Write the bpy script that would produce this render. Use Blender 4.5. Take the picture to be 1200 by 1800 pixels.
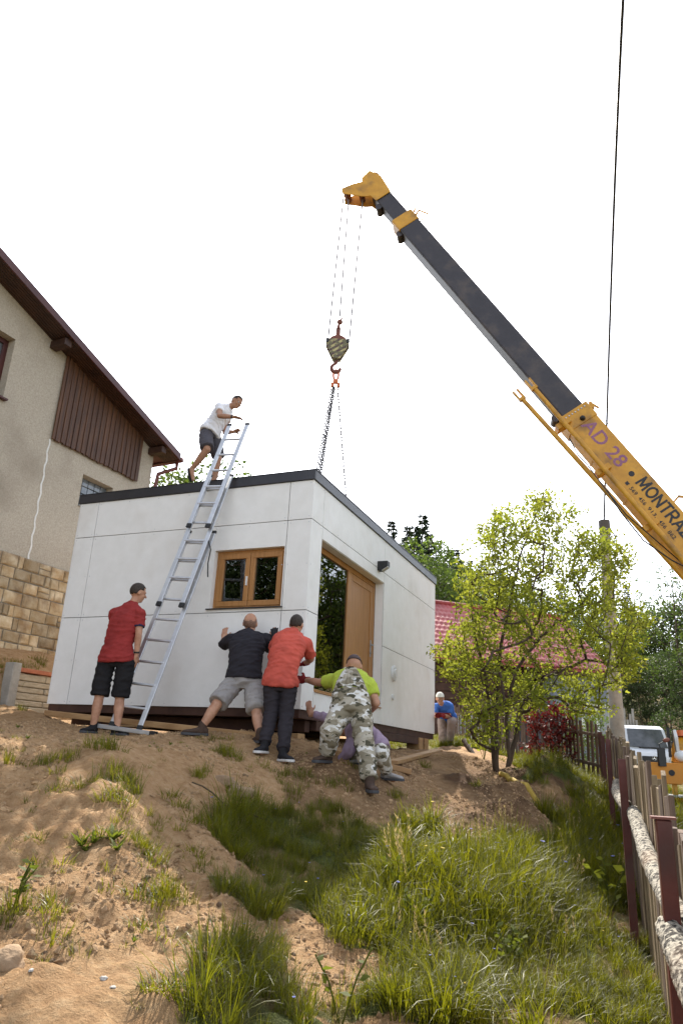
import bpy, bmesh, math, random
import numpy as np
from mathutils import Vector, Matrix, Euler, noise as mnoise

for o in list(bpy.data.objects):
    bpy.data.objects.remove(o, do_unlink=True)
SC = bpy.context.scene
COL = SC.collection
rng = np.random.default_rng(7)
random.seed(7)

# ------------------------------------------------------------------ camera
F_PX, PITCH, ROLL = 1278.07, math.radians(18.8108), math.radians(2.7776)
FW = np.array([0, math.cos(PITCH), math.sin(PITCH)])
UP0 = np.array([0, -math.sin(PITCH), math.cos(PITCH)])
RT0 = np.array([1.0, 0, 0])
RT = math.cos(ROLL) * RT0 + math.sin(ROLL) * UP0
UP = -math.sin(ROLL) * RT0 + math.cos(ROLL) * UP0
cam_d = bpy.data.cameras.new('camera')
cam = bpy.data.objects.new('camera', cam_d)
COL.objects.link(cam)
cam.matrix_world = Matrix(((RT[0], UP[0], -FW[0], 0), (RT[1], UP[1], -FW[1], 0), (RT[2], UP[2], -FW[2], 0), (0, 0, 0, 1)))
cam_d.sensor_fit = 'VERTICAL'
cam_d.sensor_height = 36.0
cam_d.lens = F_PX / 1800.0 * 36.0
cam_d.clip_end = 2000
cam_d.clip_start = 0.05
SC.camera = cam

# ------------------------------------------------------------------ light
SUN_EL, SUN_AZ = math.radians(43.1), math.radians(0.2)      # ahead of the camera, high
world = bpy.data.worlds.new('World')
SC.world = world
world.use_nodes = True
wn = world.node_tree
bg = wn.nodes['Background']
sky = wn.nodes.new('ShaderNodeTexSky')
sky.sky_type = 'NISHITA'
sky.sun_disc = False
sky.sun_elevation = SUN_EL
sky.sun_rotation = SUN_AZ
sky.altitude = 400
sky.air_density = 1.0
sky.dust_density = 1.6
sky.ozone_density = 1.0
hz_ = wn.nodes.new('ShaderNodeHueSaturation')          # thin high haze whitens the sky
hz_.inputs['Saturation'].default_value = 0.4
wn.links.new(sky.outputs[0], hz_.inputs['Color'])
wn.links.new(hz_.outputs[0], bg.inputs[0])
bg.inputs[1].default_value = 0.15
sd = bpy.data.lights.new('sun', 'SUN')
sd.energy = 3.2
sd.angle = math.radians(0.55)
sd.color = (1.0, 0.93, 0.82)
sun = bpy.data.objects.new('sun', sd)
COL.objects.link(sun)
sdir = Vector((math.sin(SUN_AZ) * math.cos(SUN_EL), math.cos(SUN_AZ) * math.cos(SUN_EL), math.sin(SUN_EL)))
sun.rotation_euler = sdir.to_track_quat('Z', 'Y').to_euler()
sun.location = sdir * 60
SC.view_settings.view_transform = 'Standard'
SC.view_settings.look = 'None'
SC.view_settings.gamma = 1.0
SC.view_settings.use_curve_mapping = False
SC.view_settings.exposure = 1.58

# ------------------------------------------------------------------ measuring helpers (surveyed from the photograph)
def ray(x, y):
    return FW + RT * (x - 600) / F_PX - UP * (y - 900) / F_PX
def P(x, y, Y):
    d = ray(x, y)
    return d * (Y / d[1])
def pr(Q):
    Q = np.asarray(Q, float)
    d = Q @ FW
    return 600 + F_PX * (Q @ RT) / d, 900 - F_PX * (Q @ UP) / d
def hitp(px, P0, n):
    d = ray(*px)
    return d * ((P0 @ n) / (d @ n))
def V(a):
    return Vector((float(a[0]), float(a[1]), float(a[2])))
Z = np.array([0, 0, 1.0])
def unit(a):
    a = np.asarray(a, float)
    return a / (np.linalg.norm(a) + 1e-12)

# the module house frame
HE = np.array([-0.3767, 8.9043, 0.547])
HYAW = 0.3997
HW, HD, HH = 3.854, 6.054, 3.05
HL = np.array([-math.cos(HYAW), math.sin(HYAW), 0])
HB = np.array([math.sin(HYAW), math.cos(HYAW), 0])
HNF = -HB           # outward normal of the front
HNR = -HL           # outward normal of the right side

# ------------------------------------------------------------------ object helpers
def tag(o, label=None, cat=None, group=None, kind=None):
    if label: o['label'] = label
    if cat: o['category'] = cat
    if group: o['group'] = group
    if kind: o['kind'] = kind
    return o
def thing(name, loc, label, cat, group=None):
    e = bpy.data.objects.new(name, None)
    e.empty_display_size = 0.2
    COL.objects.link(e)
    e.location = V(loc)
    return tag(e, label, cat, group)
def attach(o, parent):
    """child keeps its world coordinates; the thing's empty sits at its base"""
    COL.objects.link(o)
    if parent is None:
        return o
    o.parent = parent
    off = Vector((0, 0, 0))
    q = parent
    while q is not None:
        off += Vector(q.location)
        q = q.parent
    if parent.type == 'EMPTY':
        o.matrix_parent_inverse = Matrix.Translation(-off)
    else:
        pass
    return o
def meshdata(name, verts, faces, mat=None, smooth=False):
    me = bpy.data.meshes.new(name)
    me.from_pydata([tuple(map(float, v)) for v in verts], [], faces)
    if mat is not None:
        for m in (mat if isinstance(mat, (list, tuple)) else [mat]):
            me.materials.append(m)
    if smooth:
        me.polygons.foreach_set('use_smooth', [True] * len(me.polygons))
    me.update()
    return me
def npmesh(name, verts, quads, mat=None, smooth=False, attrs=None):
    """fast mesh from numpy arrays; all faces with the same vertex count"""
    verts = np.asarray(verts, np.float32)
    quads = np.asarray(quads, np.int32)
    k = quads.shape[1]
    me = bpy.data.meshes.new(name)
    me.vertices.add(len(verts))
    me.vertices.foreach_set('co', verts.ravel())
    me.loops.add(quads.size)
    me.loops.foreach_set('vertex_index', quads.ravel())
    me.polygons.add(len(quads))
    me.polygons.foreach_set('loop_start', np.arange(0, quads.size, k, dtype=np.int32))
    me.polygons.foreach_set('loop_total', np.full(len(quads), k, np.int32))
    if smooth:
        me.polygons.foreach_set('use_smooth', np.ones(len(quads), bool))
    if attrs:
        for an, av in attrs.items():
            a = me.attributes.new(an, 'FLOAT', 'POINT')
            a.data.foreach_set('value', np.asarray(av, np.float32))
    if mat is not None:
        me.materials.append(mat)
    me.update(calc_edges=True)
    me.validate()
    return me
def ob(name, me, parent=None):
    return attach(bpy.data.objects.new(name, me), parent)
def bevel(o, w=0.004, seg=1):
    m = o.modifiers.new('bevel', 'BEVEL')
    m.width = w
    m.segments = seg
    m.limit_method = 'ANGLE'
    m.angle_limit = math.radians(40)
    return o
def frame_from(d, hint=(0, 0, 1)):
    d = unit(d)
    h = np.asarray(hint, float)
    if abs(d @ unit(h)) > 0.98:
        h = np.array([1.0, 0, 0])
    a = unit(np.cross(h, d))
    b = np.cross(d, a)
    return a, b, d

class MB:
    def __init__(s):
        s.v = []; s.f = []; s.m = []
    def add(s, vs, fs, mi=0):
        k = len(s.v)
        s.v += [tuple(map(float, q)) for q in vs]
        s.f += [tuple(i + k for i in f) for f in fs]
        s.m += [mi] * len(fs)
        return s
    def box(s, c, ax, ay, az, mi=0):
        """c centre, half vectors"""
        c, ax, ay, az = map(lambda q: np.asarray(q, float), (c, ax, ay, az))
        vs = [c + i * ax + j * ay + k * az for k in (-1, 1) for j in (-1, 1) for i in (-1, 1)]
        fs = [(0, 2, 3, 1), (4, 5, 7, 6), (0, 1, 5, 4), (2, 6, 7, 3), (0, 4, 6, 2), (1, 3, 7, 5)]
        if np.dot(np.cross(ax, ay), az) < 0:
            fs = [tuple(reversed(f)) for f in fs]
        return s.add(vs, fs, mi)
    def abox(s, x0, x1, y0, y1, z0, z1, mi=0):
        return s.box(((x0 + x1) / 2, (y0 + y1) / 2, (z0 + z1) / 2), ((x1 - x0) / 2, 0, 0), (0, (y1 - y0) / 2, 0), (0, 0, (z1 - z0) / 2), mi)
    def bar(s, p0, p1, w, h, hint=(0, 0, 1), mi=0):
        p0 = np.asarray(p0, float); p1 = np.asarray(p1, float)
        a, b, d = frame_from(p1 - p0, hint)
        return s.box((p0 + p1) / 2, a * w / 2, b * h / 2, (p1 - p0) / 2, mi)
    def cyl(s, p0, p1, r0, r1=None, n=12, mi=0, cap=True):
        p0 = np.asarray(p0, float); p1 = np.asarray(p1, float)
        r1 = r0 if r1 is None else r1
        a, b, d = frame_from(p1 - p0)
        vs = []
        for p, r in ((p0, r0), (p1, r1)):
            for i in range(n):
                t = 2 * math.pi * i / n
                vs.append(p + r * (math.cos(t) * a + math.sin(t) * b))
        fs = [(i, (i + 1) % n, n + (i + 1) % n, n + i) for i in range(n)]
        if cap:
            fs += [tuple(range(n - 1, -1, -1)), tuple(range(n, 2 * n))]
        return s.add(vs, fs, mi)
    def tube(s, pts, r, n=8, mi=0, cap=True):
        pts = [np.asarray(p, float) for p in pts]
        rs = r if hasattr(r, '__len__') else [r] * len(pts)
        d0 = unit(pts[1] - pts[0])
        a, b, _ = frame_from(d0)
        vs = []
        for i, p in enumerate(pts):
            d = unit(pts[min(i + 1, len(pts) - 1)] - pts[max(i - 1, 0)])
            a = unit(a - d * (a @ d)); b = np.cross(d, a)
            for k in range(n):
                t = 2 * math.pi * k / n
                vs.append(p + rs[i] * (math.cos(t) * a + math.sin(t) * b))
        fs = []
        for i in range(len(pts) - 1):
            for k in range(n):
                k2 = (k + 1) % n
                fs.append((i * n + k, i * n + k2, (i + 1) * n + k2, (i + 1) * n + k))
        if cap:
            fs += [tuple(range(n - 1, -1, -1)), tuple(range((len(pts) - 1) * n, len(pts) * n))]
        return s.add(vs, fs, mi)
    def ell(s, c, ax, ay, az, nu=12, nv=8, mi=0):
        c = np.asarray(c, float)
        ax, ay, az = [np.asarray(q, float) for q in (ax, ay, az)]
        if np.dot(np.cross(ax, ay), az) < 0:
            ax = -ax
        vs = [c - az]
        for j in range(1, nv):
            ph = math.pi * j / nv
            for i in range(nu):
                t = 2 * math.pi * i / nu
                vs.append(c + math.sin(ph) * (math.cos(t) * ax + math.sin(t) * ay) - math.cos(ph) * az)
        vs.append(c + az)
        fs = []
        for i in range(nu):
            fs.append((0, 1 + (i + 1) % nu, 1 + i))
        for j in range(nv - 2):
            for i in range(nu):
                a0 = 1 + j * nu + i; a1 = 1 + j * nu + (i + 1) % nu
                fs.append((a0, a1, a1 + nu, a0 + nu))
        L = len(vs) - 1; b0 = 1 + (nv - 2) * nu
        for i in range(nu):
            fs.append((b0 + i, b0 + (i + 1) % nu, L))
        return s.add(vs, fs, mi)
    def sph(s, c, r, nu=12, nv=8, mi=0):
        return s.ell(c, (r, 0, 0), (0, r, 0), (0, 0, r), nu, nv, mi)
    def cap(s, p0, p1, r0, r1, n=14):
        s.cyl(p0, p1, r0, r1, n); s.sph(p0, r0, n, 8); s.sph(p1, r1, n, 8)
        return s
    def loft(s, rings, n=20, mi=0):
        """rings: (centre, half axis a, half axis b)"""
        vs = []
        for c, a, b in rings:
            c, a, b = [np.asarray(q, float) for q in (c, a, b)]
            for i in range(n):
                t = 2 * math.pi * i / n
                vs.append(c + math.cos(t) * a + math.sin(t) * b)
        fs = []
        for j in range(len(rings) - 1):
            for i in range(n):
                i2 = (i + 1) % n
                fs.append((j * n + i, j * n + i2, (j + 1) * n + i2, (j + 1) * n + i))
        fs += [tuple(range(n - 1, -1, -1)), tuple(range((len(rings) - 1) * n, len(rings) * n))]
        c0 = np.asarray(rings[0][0], float); c1 = np.asarray(rings[-1][0], float)
        if np.dot(np.cross(np.asarray(rings[0][1], float), np.asarray(rings[0][2], float)), c1 - c0) < 0:
            fs = [tuple(reversed(f)) for f in fs]
        return s.add(vs, fs, mi)
    def prism(s, poly, d, mi=0):
        """poly: 3D points, extruded by d"""
        n = len(poly)
        poly = [np.asarray(p, float) for p in poly]; d = np.asarray(d, float)
        vs = poly + [p + d for p in poly]
        nrm = np.zeros(3)
        for i in range(n):
            nrm += np.cross(poly[i], poly[(i + 1) % n])
        fs = [tuple(range(n)), tuple(range(2 * n - 1, n - 1, -1))] + [(i, n + i, n + (i + 1) % n, (i + 1) % n) for i in range(n)]
        if np.dot(nrm, d) > 0:
            fs = [tuple(reversed(f)) for f in fs]
        return s.add(vs, fs, mi)
    def build(s, name, mat, parent=None, smooth=False, bev=0):
        me = meshdata(name, s.v, s.f, mat, smooth)
        if any(s.m):
            me.polygons.foreach_set('material_index', s.m)
        o = ob(name, me, parent)
        if bev:
            bevel(o, bev)
        return o

# ------------------------------------------------------------------ materials
def srgb(r, g, b):
    f = lambda c: (c / 255 / 12.92) if c / 255 <= 0.04045 else ((c / 255 + 0.055) / 1.055) ** 2.4
    return (f(r), f(g), f(b))
MATS = {}
def mat(name, c1, c2=None, rough=0.7, scale=6.0, detail=6.0, bump=0.0, bscale=None, metal=0.0, spec=0.4, trans=0.0, c3=None, dscale=0.7, dirt=0.0, stretch=None, attr=None, coat=0.0, sss=0.0, objvar=0.0, lo=0.34, hi=0.66):
    m = bpy.data.materials.new(name)
    m.use_nodes = True
    nt = m.node_tree
    N = nt.nodes; L = nt.links
    b = N['Principled BSDF']
    b.inputs['Roughness'].default_value = rough
    b.inputs['Metallic'].default_value = metal
    b.inputs['Specular IOR Level'].default_value = spec
    if coat:
        b.inputs['Coat Weight'].default_value = coat
        b.inputs['Coat Roughness'].default_value = 0.1
    tc = N.new('ShaderNodeTexCoord')
    vec = tc.outputs['Object']
    if stretch:
        mp = N.new('ShaderNodeMapping')
        mp.inputs['Scale'].default_value = stretch
        L.new(vec, mp.inputs[0]); vec = mp.outputs[0]
    col = None
    if c2 is not None:
        nz = N.new('ShaderNodeTexNoise')
        nz.inputs['Scale'].default_value = scale
        nz.inputs['Detail'].default_value = detail
        nz.inputs['Roughness'].default_value = 0.62
        L.new(vec, nz.inputs['Vector'])
        cr = N.new('ShaderNodeValToRGB')
        cr.color_ramp.elements[0].position = lo; cr.color_ramp.elements[0].color = (*c1, 1)
        cr.color_ramp.elements[1].position = hi; cr.color_ramp.elements[1].color = (*c2, 1)
        L.new(nz.outputs['Fac'], cr.inputs[0])
        col = cr.outputs[0]
    else:
        rgb = N.new('ShaderNodeRGB'); rgb.outputs[0].default_value = (*c1, 1); col = rgb.outputs[0]
    if c3 is not None:
        n2 = N.new('ShaderNodeTexNoise')
        n2.inputs['Scale'].default_value = dscale; n2.inputs['Detail'].default_value = 8
        L.new(tc.outputs['Object'], n2.inputs['Vector'])
        r2 = N.new('ShaderNodeValToRGB')
        r2.color_ramp.elements[0].position = 0.5; r2.color_ramp.elements[1].position = 0.72
        L.new(n2.outputs['Fac'], r2.inputs[0])
        ml = N.new('ShaderNodeMath'); ml.operation = 'MULTIPLY'; ml.inputs[1].default_value = dirt
        L.new(r2.outputs[0], ml.inputs[0])
        mx = N.new('ShaderNodeMix'); mx.data_type = 'RGBA'
        L.new(ml.outputs[0], mx.inputs[0]); L.new(col, mx.inputs[6]); mx.inputs[7].default_value = (*c3, 1)
        col = mx.outputs[2]
    if objvar:
        oi = N.new('ShaderNodeObjectInfo')
        hs = N.new('ShaderNodeHueSaturation')
        mr = N.new('ShaderNodeMapRange')
        mr.inputs[3].default_value = 1 - objvar; mr.inputs[4].default_value = 1 + objvar
        L.new(oi.outputs['Random'], mr.inputs[0]); L.new(mr.outputs[0], hs.inputs['Value'])
        L.new(col, hs.inputs['Color']); col = hs.outputs[0]
    L.new(col, b.inputs['Base Color'])
    if bump:
        nb = N.new('ShaderNodeTexNoise')
        nb.inputs['Scale'].default_value = bscale or scale * 4
        nb.inputs['Detail'].default_value = 6
        L.new(vec, nb.inputs['Vector'])
        bp = N.new('ShaderNodeBump')
        bp.inputs['Strength'].default_value = min(1.0, bump)
        bp.inputs['Distance'].default_value = 0.012
        L.new(nb.outputs['Fac'], bp.inputs['Height'])
        L.new(bp.outputs[0], b.inputs['Normal'])
    if trans:
        tr = N.new('ShaderNodeBsdfTranslucent')
        L.new(col, tr.inputs[0])
        hs2 = N.new('ShaderNodeHueSaturation'); hs2.inputs['Value'].default_value = 1.6; hs2.inputs['Saturation'].default_value = 1.12
        L.new(col, hs2.inputs['Color']); L.new(hs2.outputs[0], tr.inputs[0])
        ms = N.new('ShaderNodeMixShader'); ms.inputs[0].default_value = trans
        L.new(b.outputs[0], ms.inputs[1]); L.new(tr.outputs[0], ms.inputs[2])
        L.new(ms.outputs[0], N['Material Output'].inputs[0])
    if sss:
        b.inputs['Subsurface Weight'].default_value = sss
        b.inputs['Subsurface Radius'].default_value = (0.02, 0.008, 0.004)
    MATS[name] = m
    return m
def glassmat(name, tint=(0.55, 0.6, 0.58), ior=2.1):
    m = bpy.data.materials.new(name); m.use_nodes = True
    N = m.node_tree.nodes; L = m.node_tree.links
    N.remove(N['Principled BSDF'])
    t = N.new('ShaderNodeBsdfTransparent'); t.inputs[0].default_value = (*tint, 1)
    g = N.new('ShaderNodeBsdfGlossy'); g.inputs['Roughness'].default_value = 0.01
    f = N.new('ShaderNodeFresnel'); f.inputs[0].default_value = ior
    x = N.new('ShaderNodeMixShader')
    L.new(f.outputs[0], x.inputs[0]); L.new(t.outputs[0], x.inputs[1]); L.new(g.outputs[0], x.inputs[2])
    L.new(x.outputs[0], N['Material Output'].inputs[0])
    return m

M_panel = mat('white fibre cement', (0.74, 0.73, 0.71), (0.79, 0.78, 0.765), 0.6, 5.0, bump=0.08, bscale=60, c3=(0.52, 0.46, 0.39), dscale=1.3, dirt=0.32)
M_core = mat('dark wall board', (0.09, 0.085, 0.08), rough=0.9)
M_inner = mat('interior board', (0.35, 0.28, 0.2), (0.4, 0.33, 0.24), 0.7)
M_trim = mat('anthracite sheet', (0.030, 0.029, 0.034), (0.04, 0.039, 0.045), 0.38, 2.0, metal=0.3, spec=0.5)
M_oak = mat('golden oak', (0.30, 0.135, 0.038), (0.40, 0.19, 0.06), 0.45, 5.0, bump=0.1, bscale=30, stretch=(6, 6, 0.5))
M_pane = glassmat('window glass', (0.5, 0.54, 0.52), 2.3)
M_pane2 = glassmat('door glass', (0.4, 0.44, 0.42), 2.7)
M_alu = mat('ladder aluminium', (0.52, 0.53, 0.55), (0.62, 0.63, 0.65), 0.42, 9.0, metal=0.75, spec=0.5)
M_blackp = mat('black plastic', (0.015, 0.015, 0.016), rough=0.5)
M_steel = mat('bare steel', (0.35, 0.35, 0.36), (0.45, 0.45, 0.46), 0.35, metal=0.9)
M_timber = mat('raw timber', (0.30, 0.17, 0.075), (0.44, 0.27, 0.13), 0.75, 3.0, bump=0.3, bscale=25, stretch=(1, 1, 5))
M_osb = mat('osb board', (0.42, 0.25, 0.12), (0.55, 0.36, 0.19), 0.8, 30.0, bump=0.3)
M_stucco = mat('rough cast stucco', (0.34, 0.29, 0.225), (0.47, 0.41, 0.325), 0.95, 38.0, bump=0.9, bscale=60, c3=(0.22, 0.18, 0.135), dscale=0.9, dirt=0.6)
M_patch = mat('white filler', (0.62, 0.60, 0.56), (0.7, 0.68, 0.64), 0.9, 20, bump=0.6)
M_stone = mat('sandstone', (0.34, 0.23, 0.115), (0.50, 0.41, 0.28), 0.95, 5.0, bump=1.0, bscale=22, c3=(0.17, 0.10, 0.05), dscale=3.5, dirt=0.8, objvar=0.32)
M_mortar = mat('mortar', (0.20, 0.18, 0.15), (0.26, 0.235, 0.2), 0.95, 14, bump=0.6)
M_soffit = mat('stained soffit boards', (0.030, 0.012, 0.007), (0.055, 0.022, 0.011), 0.55, 4.0, bump=0.2, stretch=(1, 1, 1))
M_clad = mat('stained cladding', (0.050, 0.020, 0.009), (0.105, 0.043, 0.016), 0.55, 3.0, bump=0.2, bscale=20, stretch=(8, 8, 0.6), objvar=0.2)
M_fascia = mat('maroon fascia', (0.055, 0.016, 0.014), (0.08, 0.022, 0.018), 0.4, 2.0)
M_gutter = mat('maroon gutter paint', (0.10, 0.022, 0.014), (0.13, 0.03, 0.018), 0.35, 3.0)
M_gblock = mat('glass block', (0.10, 0.12, 0.14), (0.2, 0.22, 0.24), 0.12, 8.0, spec=0.8)
M_conc = mat('weathered concrete', (0.27, 0.25, 0.22), (0.36, 0.335, 0.30), 0.92, 8.0, bump=0.7, bscale=40, c3=(0.19, 0.17, 0.14), dscale=1.5, dirt=0.5)
M_concl = mat('stone pattern concrete', (0.34, 0.28, 0.20), (0.46, 0.39, 0.29), 0.92, 7.0, bump=0.8, bscale=26, stretch=(1, 1, 3))
M_brickred = mat('brick red coping', (0.32, 0.10, 0.05), (0.42, 0.15, 0.08), 0.85, 9)
M_yellow = mat('crane yellow paint', (0.46, 0.215, 0.012), (0.60, 0.30, 0.022), 0.5, 4.0, c3=(0.14, 0.075, 0.025), dscale=3.2, dirt=0.75, bump=0.05, spec=0.5)
M_orange = mat('crane orange paint', (0.55, 0.20, 0.015), (0.62, 0.25, 0.02), 0.45, 4.0, c3=(0.2, 0.1, 0.03), dscale=2.0, dirt=0.4)
M_boomdk = mat('dark boom paint', (0.034, 0.030, 0.036), (0.046, 0.041, 0.048), 0.5, 3.0, spec=0.4, c3=(0.10, 0.075, 0.06), dscale=3.0, dirt=0.6)
M_ink = mat('black lettering', (0.018, 0.016, 0.018), rough=0.5)
M_inkp = mat('violet lettering', (0.20, 0.07, 0.15), (0.30, 0.13, 0.20), 0.5, 40)
M_rope = mat('wire rope', (0.10, 0.10, 0.105), (0.16, 0.16, 0.165), 0.5, 60, metal=0.5)
M_chain = mat('chain steel', (0.045, 0.043, 0.045), (0.09, 0.085, 0.085), 0.5, 30, metal=0.6)
M_rust = mat('rusty paint', (0.12, 0.04, 0.03), (0.21, 0.075, 0.05), 0.7, 9, bump=0.3)
M_orsteel = mat('orange shackle', (0.50, 0.11, 0.03), (0.6, 0.16, 0.05), 0.5, 9)
M_vanw = mat('van white', (0.72, 0.74, 0.76), (0.76, 0.78, 0.8), 0.3, 2, coat=0.6, spec=0.5)
M_dglass = mat('dark vehicle glass', (0.06, 0.065, 0.07), (0.12, 0.125, 0.13), 0.08, 3, spec=0.8)
M_lampg = mat('lamp lens', (0.45, 0.46, 0.45), (0.55, 0.56, 0.55), 0.15, 9, spec=0.8)
M_tyre = mat('tyre rubber', (0.02, 0.02, 0.02), rough=0.85)
M_chrome = mat('chrome', (0.6, 0.6, 0.6), rough=0.15, metal=1.0)
M_postred = mat('oxide red steel', (0.075, 0.016, 0.012), (0.115, 0.028, 0.02), 0.55, 5, c3=(0.05, 0.03, 0.025), dscale=3, dirt=0.7, bump=0.2)
M_picket = mat('weathered picket', (0.13, 0.09, 0.052), (0.28, 0.21, 0.12), 0.85, 3.5, bump=0.7, bscale=30, stretch=(10, 10, 0.7), c3=(0.08, 0.055, 0.035), dscale=2.2, dirt=0.7, objvar=0.3)
M_pickdk = mat('dark picket', (0.075, 0.048, 0.034), (0.15, 0.10, 0.07), 0.85, 3.5, bump=0.5, stretch=(10, 10, 0.7), objvar=0.3)
M_bark = mat('bark', (0.045, 0.030, 0.020), (0.095, 0.065, 0.043), 0.95, 12, bump=1.0, bscale=30, stretch=(1, 1, 0.3))
M_lichen = mat('lichen bark', (0.030, 0.026, 0.022), (0.36, 0.33, 0.27), 0.95, 42, detail=6, bump=1.0, bscale=60, c3=(0.26, 0.15, 0.08), dscale=2.2, dirt=0.4, lo=.44, hi=.54)
M_leaf = mat('spring leaves', (0.120, 0.145, 0.024), (0.225, 0.232, 0.048), 0.62, 1.6, spec=0.12, trans=0.55)
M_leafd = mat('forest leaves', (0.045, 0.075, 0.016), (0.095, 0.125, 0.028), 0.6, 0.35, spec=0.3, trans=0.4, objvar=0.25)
M_leafdk = mat('dark green leaves', (0.030, 0.050, 0.016), (0.06, 0.085, 0.026), 0.6, 0.35, spec=0.3, trans=0.35, objvar=0.25)  # deeper green leaf tone for the dense trees
M_needle = mat('spruce needles', (0.016, 0.028, 0.012), (0.035, 0.052, 0.020), 0.7, 0.8, trans=0.15, objvar=0.25)
M_leafred = mat('copper leaves', (0.055, 0.012, 0.014), (0.13, 0.03, 0.025), 0.6, 5, spec=0.15, trans=0.35)
M_grass = mat('grass blades', (0.066, 0.080, 0.010), (0.165, 0.150, 0.022), 0.5, 1.1, spec=0.4, trans=0.5, objvar=0.25)
M_grassdry = mat('dry grass stems', (0.30, 0.23, 0.11), (0.42, 0.33, 0.17), 0.7, 4, trans=0.3)
M_weed = mat('weed leaves', (0.075, 0.095, 0.018), (0.13, 0.15, 0.03), 0.65, 6, spec=0.12, trans=0.4)
M_thatch = mat('dead thatch', (0.20, 0.155, 0.075), (0.33, 0.26, 0.13), 0.8, 3, trans=.3, objvar=.2)
M_flower = mat('yellow petals', (0.7, 0.5, 0.03), rough=0.6)
M_flowb = mat('blue petals', (0.18, 0.2, 0.5), rough=0.6)
M_pebble = mat('soil clods', (0.30, 0.18, 0.09), (0.45, 0.30, 0.165), 0.95, 12, bump=0.6, objvar=0.25)
M_rock = mat('pale rock', (0.19, 0.12, 0.068), (0.31, 0.21, 0.125), 0.95, 8, bump=1.0, bscale=40)
M_rooft = mat('red roof tile', (0.24, 0.032, 0.034), (0.34, 0.058, 0.056), 0.5, 2.5, spec=0.35, c3=(0.13, 0.05, 0.04), dscale=1.2, dirt=.6)
M_log = mat('dark brown planks', (0.045, 0.020, 0.013), (0.075, 0.035, 0.022), 0.8, 4, bump=0.3)
M_blueg = mat('grey blue render', (0.16, 0.18, 0.22), (0.2, 0.22, 0.26), 0.9, 4)
M_whitep = mat('white paint', (0.6, 0.6, 0.6), (0.66, 0.66, 0.66), 0.5, 4)
M_pipe = mat('yellow drain pipe', (0.33, 0.22, 0.04), (0.42, 0.29, 0.06), 0.8, 5, spec=.2)
M_cable = mat('cable sheath', (0.012, 0.012, 0.013), rough=0.5)
M_paper = mat('litter scrap', (0.42, 0.40, 0.37), rough=0.9)

def ground_mat():
    m = bpy.data.materials.new('sandy soil'); m.use_nodes = True
    N = m.node_tree.nodes; L = m.node_tree.links
    b = N['Principled BSDF']; b.inputs['Roughness'].default_value = 0.95; b.inputs['Specular IOR Level'].default_value = 0.15
    tc = N.new('ShaderNodeTexCoord')
    def nz(sc, det=8, ro=0.6):
        n = N.new('ShaderNodeTexNoise'); n.inputs['Scale'].default_value = sc; n.inputs['Detail'].default_value = det; n.inputs['Roughness'].default_value = ro
        L.new(tc.outputs['Object'], n.inputs['Vector']); return n
    def ramp(src, stops):
        r = N.new('ShaderNodeValToRGB'); e = r.color_ramp.elements
        while len(e) < len(stops): e.new(0.5)
        for k, (p_, c_) in enumerate(stops):
            e[k].position = p_; e[k].color = (*c_, 1)
        L.new(src, r.inputs[0]); return r
    def mix(fac, a, b_):
        x = N.new('ShaderNodeMix'); x.data_type = 'RGBA'
        L.new(fac, x.inputs[0]); L.new(a, x.inputs[6]); L.new(b_, x.inputs[7]); return x.outputs[2]
    n1 = nz(1.1); n2 = nz(14, 10, 0.7); n3 = nz(70, 6, 0.7)
    sand = ramp(n1.outputs['Fac'], [(0.3, (0.31, 0.178, 0.082)), (0.5, (0.42, 0.256, 0.128)), (0.7, (0.49, 0.325, 0.175))])
    sand2 = ramp(n2.outputs['Fac'], [(0.3, (0.19, 0.10, 0.045)), (0.5, (0.395, 0.24, 0.12)), (0.72, (0.54, 0.385, 0.225))])
    h = N.new('ShaderNodeMath'); h.operation = 'ADD'; h.inputs[0].default_value = 0.62; h.inputs[1].default_value = 0
    sm = mix(h.outputs[0], sand.outputs[0], sand2.outputs[0])
    soil = ramp(n2.outputs['Fac'], [(0.3, (0.06, 0.033, 0.018)), (0.7, (0.145, 0.082, 0.045))])
    turf = ramp(n2.outputs['Fac'], [(0.3, (0.045, 0.05, 0.014)), (0.55, (0.075, 0.09, 0.02)), (0.75, (0.09, 0.095, 0.03))])
    a1 = N.new('ShaderNodeAttribute'); a1.attribute_name = 'soil'
    a2 = N.new('ShaderNodeAttribute'); a2.attribute_name = 'turf'
    c = mix(a1.outputs['Fac'], sm, soil.outputs[0])
    c = mix(a2.outputs['Fac'], c, turf.outputs[0])
    L.new(c, b.inputs['Base Color'])
    ad = N.new('ShaderNodeMath'); ad.operation = 'MULTIPLY_ADD'; ad.inputs[1].default_value = 0.35
    L.new(n3.outputs['Fac'], ad.inputs[0]); L.new(n2.outputs['Fac'], ad.inputs[2])
    bp = N.new('ShaderNodeBump'); bp.inputs['Strength'].default_value = 1.0; bp.inputs['Distance'].default_value = 0.05
    L.new(ad.outputs[0], bp.inputs['Height']); L.new(bp.outputs[0], b.inputs['Normal'])
    return m
M_ground = ground_mat()

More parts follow.
